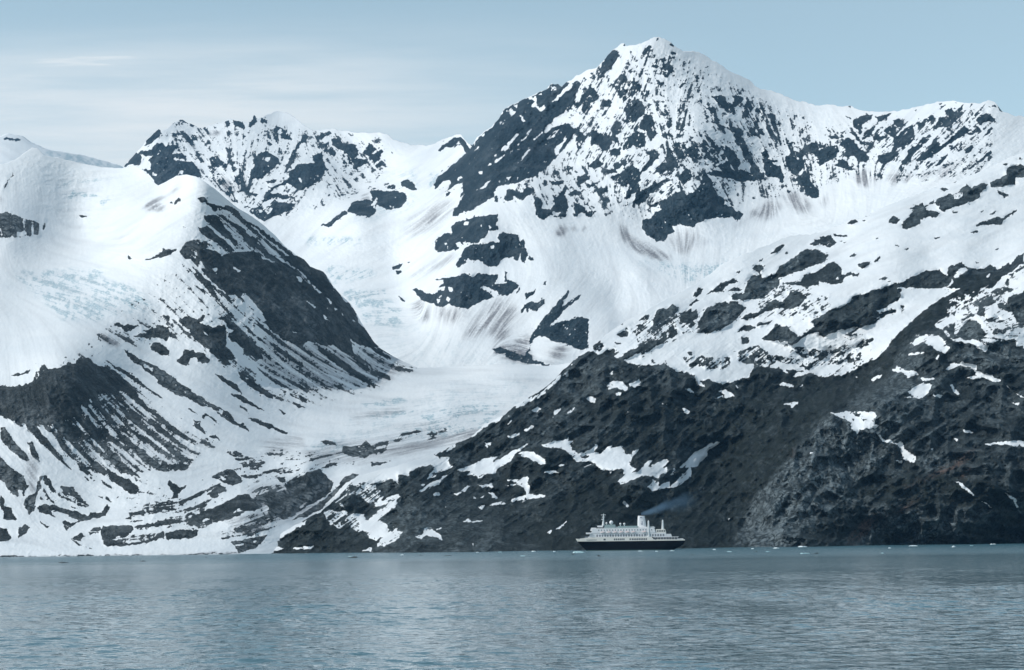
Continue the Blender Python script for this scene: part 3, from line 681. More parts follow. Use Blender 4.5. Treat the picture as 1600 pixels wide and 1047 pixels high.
ROCK_LEFT = '''
z .2 ~8 -420,660 -340,530 -260,560 -110,580 -110,660 -200,720 -420,800
z .8 ~1 -420,870 -115,868.6 -115,870.7 -420,874
z -.6 ~6 280,400 330,310 650,575 600,605 450,650 300,540 150,540 260,640 350,690 300,720 200,700 150,560 120,700 200,740 300,760 420,700 560,700 600,715 480,740 420,850 330,835 200,800 60,680 0,660
a .5 0,760 60,755 150,790 230,810 300,840 310,900 300,935 220,945 160,955 100,945 0,955
z .45 -110,325 0,332 0,372 -110,372
a -.8 130,905 190,910 190,945 140,940
a .3 330,870 350,770 355,900 340,940
a .2 0,590 20,550 60,500 100,440 100,470 50,540 30,590
a .4 610,775 640,775 680,800 640,800
a .5 1330,670 1350,690 1400,640 1410,670 1360,695 1330,690
j .75 185,555 200,530 220,560 235,580 210,580
j .75 280,590 360,565 420,550 470,510 480,490 500,500 570,485 575,510 520,540 460,560 400,570 300,590
j .5 620,310 690,350 680,355 630,325
j .75 735,100 790,90 840,140 880,150 950,170 980,150 1070,200 1070,230 1030,220 940,190 890,180 900,220 870,200 830,150 770,130
j -.05 890,180 1070,230 1400,520 1595,720 1595,780 1300,560 1100,490 1000,500 870,440
j .85 790,240 830,225 890,240 930,290 960,330 1000,380 1050,440 1030,470 990,420 950,390 900,350 850,310 800,280
j .85 750,340 800,310 850,330 870,370 950,420 1000,470 1010,520 960,490 930,450 870,440 800,390
j .85 1000,280 1080,310 1130,370 1190,410 1250,490 1290,540 1240,520 1160,440 1090,370
j .65 1100,270 1160,290 1260,350 1380,450 1440,490 1500,540 1560,540 1595,570 1595,640 1540,600 1470,560 1380,490 1280,410 1200,330
j -.9 1200,400 1330,510 1470,600 1440,590 1300,520
j -.9 1190,480 1330,590 1320,600 1180,510
j .1 640,440 820,400 880,500 700,470
j .92 600,520 640,450 700,455 750,480 810,455 820,480 780,500 860,505 930,550 990,520 1080,520 1180,510 1250,540 1330,590 1420,590 1470,640 1595,790 1595,1047 1270,1047 1230,960 1170,880 1110,830 1070,870 1010,900 940,850 900,780 850,740 800,640 760,570 740,640 690,570 640,570 610,540
j -.8 790,630 810,650 795,660
j -.8 1010,630 1070,660 1060,670 1020,650
j -.8 1340,670 1370,700 1350,690
j .0 650,500 750,500 740,560 660,560
j .1 760,650 900,640 880,720 820,700
j -.7 850,750 950,830 980,880 900,820
j .05 650,640 700,640 850,760 1000,900 1120,1047 1000,1047 880,890 760,760
j .5 710,770 800,820 860,870 860,900 780,840
k .95 0,0 240,0 380,0 480,0 510,40 540,80 620,120 680,210 750,300 830,380 870,430 900,510 960,590 1010,660 1050,700 990,740 940,700 880,690 830,640 840,680 860,770 820,780 740,720 690,690 640,720 570,680 500,660 460,690 400,690 330,660 270,620 200,560 180,480 120,380 60,300 0,270
k -.6 240,0 320,20 420,100 520,200 610,290 590,295 480,190 380,90 300,40
k -.9 120,0 170,0 250,45 240,55
k -.8 410,165 450,170 460,200 430,195
k -.9 490,345 570,395 560,405
k -.9 620,455 685,510 640,490
k -.8 625,305 690,370 670,370
k -.8 235,120 270,150 250,145
k -.9 360,570 420,605 390,600
k -.8 840,485 870,510 850,510
k .0 450,60 500,90 480,100
k -.8 700,250 720,275 705,270
k .1 380,200 440,240 470,280 430,250
k -.9 550,75 620,105 570,100
k -.7 650,395 680,400 660,410
k -.7 710,405 740,410 720,420
k -.7 760,440 775,460 765,460
k -.7 760,330 795,350 780,355
k -.9 20,275 180,510 170,540 100,440 0,340
k -.35 330,670 460,700 570,690 690,700 860,780 940,710 1050,705 1200,800 1360,890 1250,880 1160,950 1080,1010 900,1010 700,1047 400,1047 200,950 60,800 0,700 0,340 100,440 180,540 270,630
k .7 ~2 560,690 640,740 760,830 900,930 1080,1015 980,1015 860,950 720,850 600,750
k .65 ~2 840,770 900,780 1000,860 1160,955 1080,930 960,860 880,800
k .72 ~2 960,710 1050,720 1150,800 1260,860 1360,890 1290,895 1200,860 1090,800
k .75 0,620 40,650 80,700 140,740 160,800 90,790 0,760
m -.12 900,0 1060,0 1300,300 1500,500 1595,600 1595,870 1400,760 1200,560 1100,480 1300,500 1100,250 950,150 800,0
m .92 590,210 640,170 760,190 780,160 800,170 760,220 800,240 850,260 900,240 960,240 970,340 960,400 1000,440 1040,500 980,510 1000,560 940,540 890,500 840,460 830,420 760,380 700,330 640,290 620,250
m -.8 620,250 680,270 690,300 640,290
m -.7 770,280 800,300 830,330 790,310
m .8 470,160 520,170 520,195 490,185
m .2 500,190 550,250 560,300 580,350 530,330
m .9 300,270 360,280 410,260 440,240 520,250 520,350 500,370 440,340 350,350 240,330 280,310 340,300
m .9 85,230 130,215 150,235 240,240 290,235 220,290 180,290 150,260
m .9 370,400 420,370 480,390 520,440 515,480 440,460 380,430
m .85 570,520 620,480 640,430 720,440 790,460 840,520 800,540 740,530 740,490 690,500 660,550 600,540
m .75 890,180 960,180 1000,230 1060,270 1120,320 1180,390 1230,420 1250,500 1180,500 1130,440 1040,380 980,340 1000,290 950,210
m -.8 970,260 1020,280 1000,300
m .4 1250,440 1360,490 1340,515 1280,490
m .85 870,620 930,640 1050,710 1090,790 1040,750 940,680
m .85 1060,600 1130,630 1200,700 1300,770 1340,830 1260,790 1160,720 1070,650
m -.8 1110,640 1140,660 1120,665
m .7 980,760 1100,790 1180,850 1270,905 1200,890 1080,830
m .75 1120,960 1200,970 1390,1047 1300,1047 1180,990
m .6 1370,890 1430,930 1400,930
m .2 1060,860 1110,880 1150,940
m .6 700,970 760,990 770,1040 730,1047
m .6 770,950 800,925 850,960 900,1000 940,1030 870,1000 820,950 790,960
m .65 1480,830 1540,870 1595,880 1520,885
m .72 160,420 260,480 330,520 420,560 490,600 580,670 720,770 800,830 900,880 980,920 1040,980 1090,1040 1020,1020 920,950 860,900 760,860 640,800 560,770 450,700 400,640 320,590 300,560 220,510
m -.7 565,700 585,700 580,730
m -.6 320,540 400,570 390,600 330,575
m -.7 640,750 665,760 650,775
m -.7 905,900 945,900 920,935
m .35 150,580 260,640 330,700 440,790 490,830 420,790 340,730 230,650
l .45 0,350 60,370 130,370 200,360 260,330 280,260 340,190 360,220 460,225 500,200 500,180 590,185 610,150 700,150 740,190 810,230 820,195 900,240 970,310 1040,380 1100,480 1180,560 1240,600 1330,680 1440,770 1580,860 1500,870 1380,790 1300,740 1200,680 1140,650 1150,700 1260,770 1350,830 1280,850 1340,900 1370,950 1300,900 1240,850 1130,780 1080,770 1140,850 1220,990 1160,900 1080,860 1090,930 1160,1010 1080,980 980,900 930,850 900,870 980,950 1070,1040 960,1000 870,930 850,960 790,930 700,880 620,840 560,800 490,770 540,850 640,930 740,1010 770,1047 640,1000 560,870 480,830 430,760 330,680 280,680 380,790 480,900 560,1030 470,950 380,870 260,770 170,680 80,640 0,600
l .18 640,500 760,420 1000,430 1250,600 1580,860 1450,1020 1070,1040 800,1047 500,900 400,680 600,600
l .97 0,360 60,375 130,372 260,340 360,230 460,228 500,200 600,190 610,150 700,150 740,190 900,250 1040,390 1100,480 1000,440 950,400 850,410 760,430 700,440 640,500 600,600 500,640 400,660 330,670 250,640 170,660 80,620 0,590
z .9 -140,585 0,602 0,650 -140,640
l .6 400,640 600,600 700,640 800,740 960,760 1000,800 850,800 750,770 600,800 480,780
l .8 80,270 180,265 240,235 230,265 170,285 100,280
l .7 490,140 520,135 510,150
l .3 260,180 300,175 280,190
l .55 800,150 930,220 1050,290 1150,370 1200,430 1270,480 1180,410 1090,360 1000,300 900,230
l .8 0,690 40,690 100,790 200,880 235,940 200,960 80,860 0,770
l .9 210,800 260,810 300,900 315,965 240,900
n .85 0,170 60,230 180,320 210,400 200,470 130,480 60,410 0,340
z .8 -110,680 0,712 0,750 -110,740
n -.8 130,425 170,430 190,500 150,510
n .8 200,500 220,470 280,440 310,320 330,310 320,400 280,480 270,570 230,620 190,540
l .6 1450,540 1490,545 1530,585 1480,560
l .6 1500,620 1540,640 1570,700 1540,690
l .6 1570,600 1595,580 1595,620
n .75 830,250 900,300 1000,340 1080,410 1060,460 1000,450 920,390 860,340
n .8 880,200 1000,250 1110,330 1000,300 920,250
n .3 560,130 620,230 720,310 720,330 620,270
n .5 330,310 370,310 410,380 410,410 350,380
n -.25 340,400 560,400 700,560 560,580 420,530 310,500
n .85 280,560 340,540 420,540 500,580 600,590 690,630 700,600 790,600 830,530 860,560 820,630 720,650 640,670 520,620 420,590 380,590 440,640 300,600
n .7 290,650 330,690 390,710 360,720 310,690
n .7 490,680 520,660 550,690 640,660 600,690 510,750
n .75 750,460 800,480 790,500
n .75 820,470 880,520 850,525 820,500
n .65 780,350 870,400 880,430 800,380
n .65 640,320 700,350 690,360
n .85 0,470 30,490 40,550 90,560 110,610 130,660 60,660 30,650 20,590 0,580
n .85 0,720 60,730 90,800 40,830 0,830
z .8 -110,820 0,824 0,846 -110,846
n .8 130,720 200,700 230,715 200,760 140,800
n .9 1300,380 1330,355 1390,410 1450,400 1400,450 1390,490 1340,490 1350,450
n .85 1280,560 1310,540 1340,560 1290,575
n .85 1170,610 1220,580 1190,620
n -.12 1000,600 1595,430 1595,600 1300,740 1050,740
n .92 800,705 1020,700 1040,740 980,790 900,800 1000,840 1100,830 1200,800 1270,740 1280,800 1150,840 1000,860 880,870 820,860 790,800 780,740
n -.4 860,810 980,790 1090,770 1220,760 1200,800 1100,830 1000,840 900,830
n .7 680,750 740,715 790,720 770,770 700,780
n .8 560,800 640,750 670,790 620,820
n .93 1290,770 1400,745 1540,740 1540,790 1400,810 1300,820
n .85 1450,690 1500,630 1595,600 1595,660 1520,700
n .5 960,650 1010,640 1040,660
z .5 ~0 -115,869.3 100,868.6 250,866 370,864.2 370,865.6 250,867.4 100,870 -115,870.7
n .35 540,800 560,810 620,850 730,885 720,890 600,860
n .3 360,945 500,918 505,925 400,948
o .8 160,430 230,380 310,365 400,450 360,470 320,490 260,480 200,450
o -.8 190,390 265,450 250,465
o .6 380,410 520,400 500,430 420,435
o .7 120,560 200,490 260,510 270,540 200,540 190,580 150,590
o .1 200,720 500,690 540,760 450,830 350,850 250,790
o .05 450,520 700,480 760,600 700,740 550,800 480,560
o .85 0,730 60,700 150,670 280,610 350,580 430,550 480,600 550,660 480,690 350,680 270,740 150,750 0,760
o .92 720,480 800,440 900,390 990,370 1050,420 1100,480 1080,540 1000,600 900,650 800,720 700,760 620,700 560,620 620,520 720,560 740,520
o .9 770,760 880,690 1000,620 1100,530 1200,420 1260,400 1300,410 1200,470 1110,560 1000,680 880,740
o -.6 830,660 890,610 880,640 840,670
o .4 880,180 1010,150 1100,150 1130,185 1000,160
o .65 1030,140 1100,150 1050,180
o .8 1170,240 1180,190 1260,190 1370,150 1410,200 1430,240 1370,270 1250,265
o .15 1400,170 1530,150 1520,220 1430,260
o .75 1000,360 1070,320 1140,310 1120,340 1040,360
o .3 1160,320 1280,300 1250,330
o .6 680,320 760,300 700,330
o .6 910,280 960,280 940,310
o .8 660,430 720,420 730,470 690,470
o .4 1390,310 1420,320 1590,290 1400,350
o .2 620,380 840,360 830,390 700,400
o .75 30,0 70,30 110,100 60,60
o .75 130,100 180,100 230,150 150,120
o .75 90,150 140,160 140,185
o .8 300,0 400,10 460,80 380,40
o .8 500,0 620,20 750,80 740,100 600,40
o .2 260,230 350,220 390,270
o -.3 250,200 640,330 640,420 380,340
o .5 215,895 300,890 290,905 230,910
o .6 300,930 400,910 440,880 520,860 600,860 560,920 500,970 440,1000 360,1020 340,970
p .35 270,150 330,90 450,60 500,80 400,110 330,150
p .3 500,110 580,60 620,120 540,140
p .2 600,60 700,40 690,80 610,90
p .5 0,180 60,140 130,200 100,240 30,250 0,230
'''
DIRT_LEFT = '''
l .28 ~6 600,480 760,420 1000,430 1250,600 1580,860 1450,1000 1070,1020 800,1020 500,860 420,680
j .25 ~5 880,180 1070,230 1400,520 1595,720 1595,790 1300,560 1050,480 880,300
z .3 ~4 470,705 540,690 640,684 760,668 760,682 660,705 560,724 500,726
z .22 ~3 545,650 620,636 640,640 560,662
a .65 ~3 1110,740 1170,660 1220,640 1290,640 1360,580 1420,530 1370,590 1290,650 1240,670 1230,700 1300,710 1240,750 1190,740
a .5 ~3 0,640 25,650 0,680
a .25 ~4 850,1000 1090,840 1100,850 900,990
k .42 ~5 330,660 460,690 570,680 690,690 860,770 940,700 1050,700 1200,800 1360,890 1250,880 1160,950 1080,1010 900,1010 700,1047 400,1047 200,950 100,760 180,600 270,620
m .8 ~3 0,310 60,330 140,370 130,410 80,390 0,350
o .5 ~5 450,520 760,480 1000,640 780,740 560,800 480,600
o .5 ~4 250,760 520,700 560,830 380,860
n .35 ~4 200,130 300,180 280,420 240,470 210,300
z .2 ~8 560,690 660,660 720,665 640,700
z .3 ~4 405,690 470,680 480,700 420,705
o .55 ~2 0,1022 380,1016 380,1028 0,1034
n .75 ~1 0,948 700,938 1595,922 1595,934 700,948 0,958
'''
ICE_LEFT = '''
a .8 ~1 520,650 560,590 700,610 760,630 690,650
a .8 ~1 760,700 840,620 860,650 800,700
a .6 ~2 490,520 900,490 950,480 700,520 500,540
j .85 ~4 0,740 200,780 320,870 400,960 300,980 100,990 0,1010
z .6 ~4 20,425 160,420 160,500 100,500
z .65 ~3 650,655 700,640 760,630 780,635 720,652 660,665
z .5 ~3 730,660 770,640 790,635 760,668 735,675
z .45 ~4 600,690 690,660 740,672 660,690
z .16 ~8 480,690 560,660 700,600 850,590 800,640 640,680 560,700
z .35 ~3 535,655 580,648 600,640 560,660
z 1.0 ~1 655,652 700,640 760,630 778,635 722,650 668,664
z .9 ~1 735,660 770,642 785,638 756,666 738,674
z .8 ~1 605,688 650,668 690,660 735,668 700,682 640,684
z .7 ~1 560,655 600,643 650,640 620,652 580,660
z .6 ~2 470,700 520,690 560,696 600,690 580,712 520,716
z .6 ~2 560,632 620,622 640,626 590,638
'''
PALE_LEFT = '''
a .6 ~2 0,760 60,755 150,790 230,810 300,840 310,900 300,935 220,945 160,955 100,945 0,955
m .7 ~2 300,520 420,560 580,670 720,770 900,880 1040,980 1090,1040 920,950 760,860 560,770 400,640 300,560
l .85 ~3 0,690 40,690 100,790 200,880 235,940 200,960 80,860 0,770
l .85 ~2 210,800 260,810 300,900 315,965 240,900
n .85 ~3 0,170 60,230 180,320 210,400 200,470 130,480 60,410 0,340
n .9 ~2 200,500 220,470 280,440 310,320 330,310 320,400 280,480 270,570 230,620 190,540
l .5 ~6 60,640 300,560 560,760 900,820 1300,760 1560,870 1300,1000 900,1047 560,900 300,700
n .7 ~2 680,750 740,715 790,720 770,770 700,780
o .9 ~3 450,520 760,480 1000,640 780,740 560,800 480,600
o .6 ~2 720,480 900,390 990,370 1100,480 900,650 700,760 560,620
o .8 ~2 770,760 880,690 1000,620 1200,420 1300,410 1110,560 880,740
o .8 ~2 1170,240 1180,190 1260,190 1370,150 1430,240 1370,270 1250,265
o .85 ~2 300,930 400,910 440,880 520,860 600,860 560,920 440,1000 360,1020 340,970
o .4 ~2 160,430 230,380 310,365 400,450 320,490
k .25 ~8 200,300 500,300 700,600 500,640 250,560
'''
# ------------------------------------------------------------------ outlines traced from the photograph: rocky mountain on the right shore
TOP_RIGHT = pts('z', '374,869 390,859 410,849 440,833 470,816 497,800 515,788 530,774 545,757 560,745 580,737 610,730 640,722 665,714 690,702 712,694 740,680 755,665 790,647 810,630 840,614 860,599 880,579 900,559 915,547 925,541 940,530 955,518 975,503 1000,490 1030,474 1060,458 1100,435 1130,412 1160,398 1200,382 1230,370 1260,366 1290,361 1325,345 1345,340 1385,322 1410,311 1450,297 1500,281 1540,264 1570,250 1600,237 1720,190 1800,195 1880,250 1960,420 2030,640 2080,835')
BOT_RIGHT = pts('z', '374,871 600,870 930,866 1070,863 1230,861 1400,857 1600,854 1720,852 2080,850')
SH = lambda x, y: (x, y, shore_dist(x, y))
DIST_RIGHT = [SH(380,866.5), SH(500,865.5), SH(620,865), SH(760,863.5), SH(930,861), SH(1070,858.5), SH(1230,856), SH(1400,852.5), SH(1600,849.5), SH(1720,848), SH(1900,846.5), SH(2080,845),
 (500,800,3950),(440,834,3780),(560,745,4250),(600,800,4020),(540,830,3850),(660,716,4500),(740,682,4750),(700,790,4150),(640,760,4200),(790,650,4850),(860,600,5080),(925,541,5320),(850,720,4500),(900,800,4150),(800,820,4020),(900,640,4900),(960,600,5000),
 (1000,680,4750),(1000,490,5600),(960,545,5300),(1000,760,4380),(1000,820,4150),(1100,436,6050),(1100,560,5250),(1160,400,6250),(1100,640,4950),(1060,740,4620),(1120,720,4800),(1100,800,4400),(1150,830,4220),(1200,640,4930),(1280,610,5120),(1340,560,5350),
 (1230,690,4560),(1300,640,4640),(1200,780,4280),(1180,830,4160),(1330,650,4590),(1350,600,5150),(1400,540,5250),(1360,620,4720),(1430,510,5350),(1450,530,5080),(1500,480,5450),(1560,425,5850),(1590,400,6000),
 (1250,520,5450),(1300,480,5550),(1400,440,5750),(1500,420,5900),(1300,365,6650),(1200,450,5950),(1400,380,6200),(1450,400,6100),(1450,298,7000),(1600,237,7300),(1600,340,6600),(1500,350,6450),(1720,190,7500),(1720,350,6600),
 (1600,430,5550),(1530,490,5180),(1600,520,5050),(1500,600,4820),(1430,600,4800),(1600,650,4620),(1450,700,4480),(1600,750,4330),(1400,790,4250),(1500,810,4260),(1320,720,4430),(1380,720,4470),(1560,790,4280),(1720,600,4800),(1300,800,4200),(1720,750,4350),(1800,195,7400),(1880,250,7000),(1960,420,6100),(2030,640,5000),(1850,600,4850),(1850,400,5900),(1900,750,4350)]
ANG_RIGHT = [(600,790,-38),(700,760,-35),(650,840,-30),(850,620,-45),(900,600,-42),(1000,600,-35),(900,700,-30),(1000,720,-40),(820,800,-30),(1040,760,-48),(1100,720,-45),(1200,640,-45),(1300,590,-42),(1400,520,-38),(1500,450,-35),(1150,800,-48),
 (1250,750,-62),(1200,800,-65),(1320,700,60),(1300,800,30),(1400,740,-35),(1350,830,-40),(1450,700,-35),(1550,650,25),(1500,800,10),(1450,580,-30),(1550,550,15),(1200,420,-32),(1100,480,-35),(1300,450,-28),(1450,330,-25),(1550,280,-25),(1400,400,-20),(1300,520,-25),(1550,480,-30)]
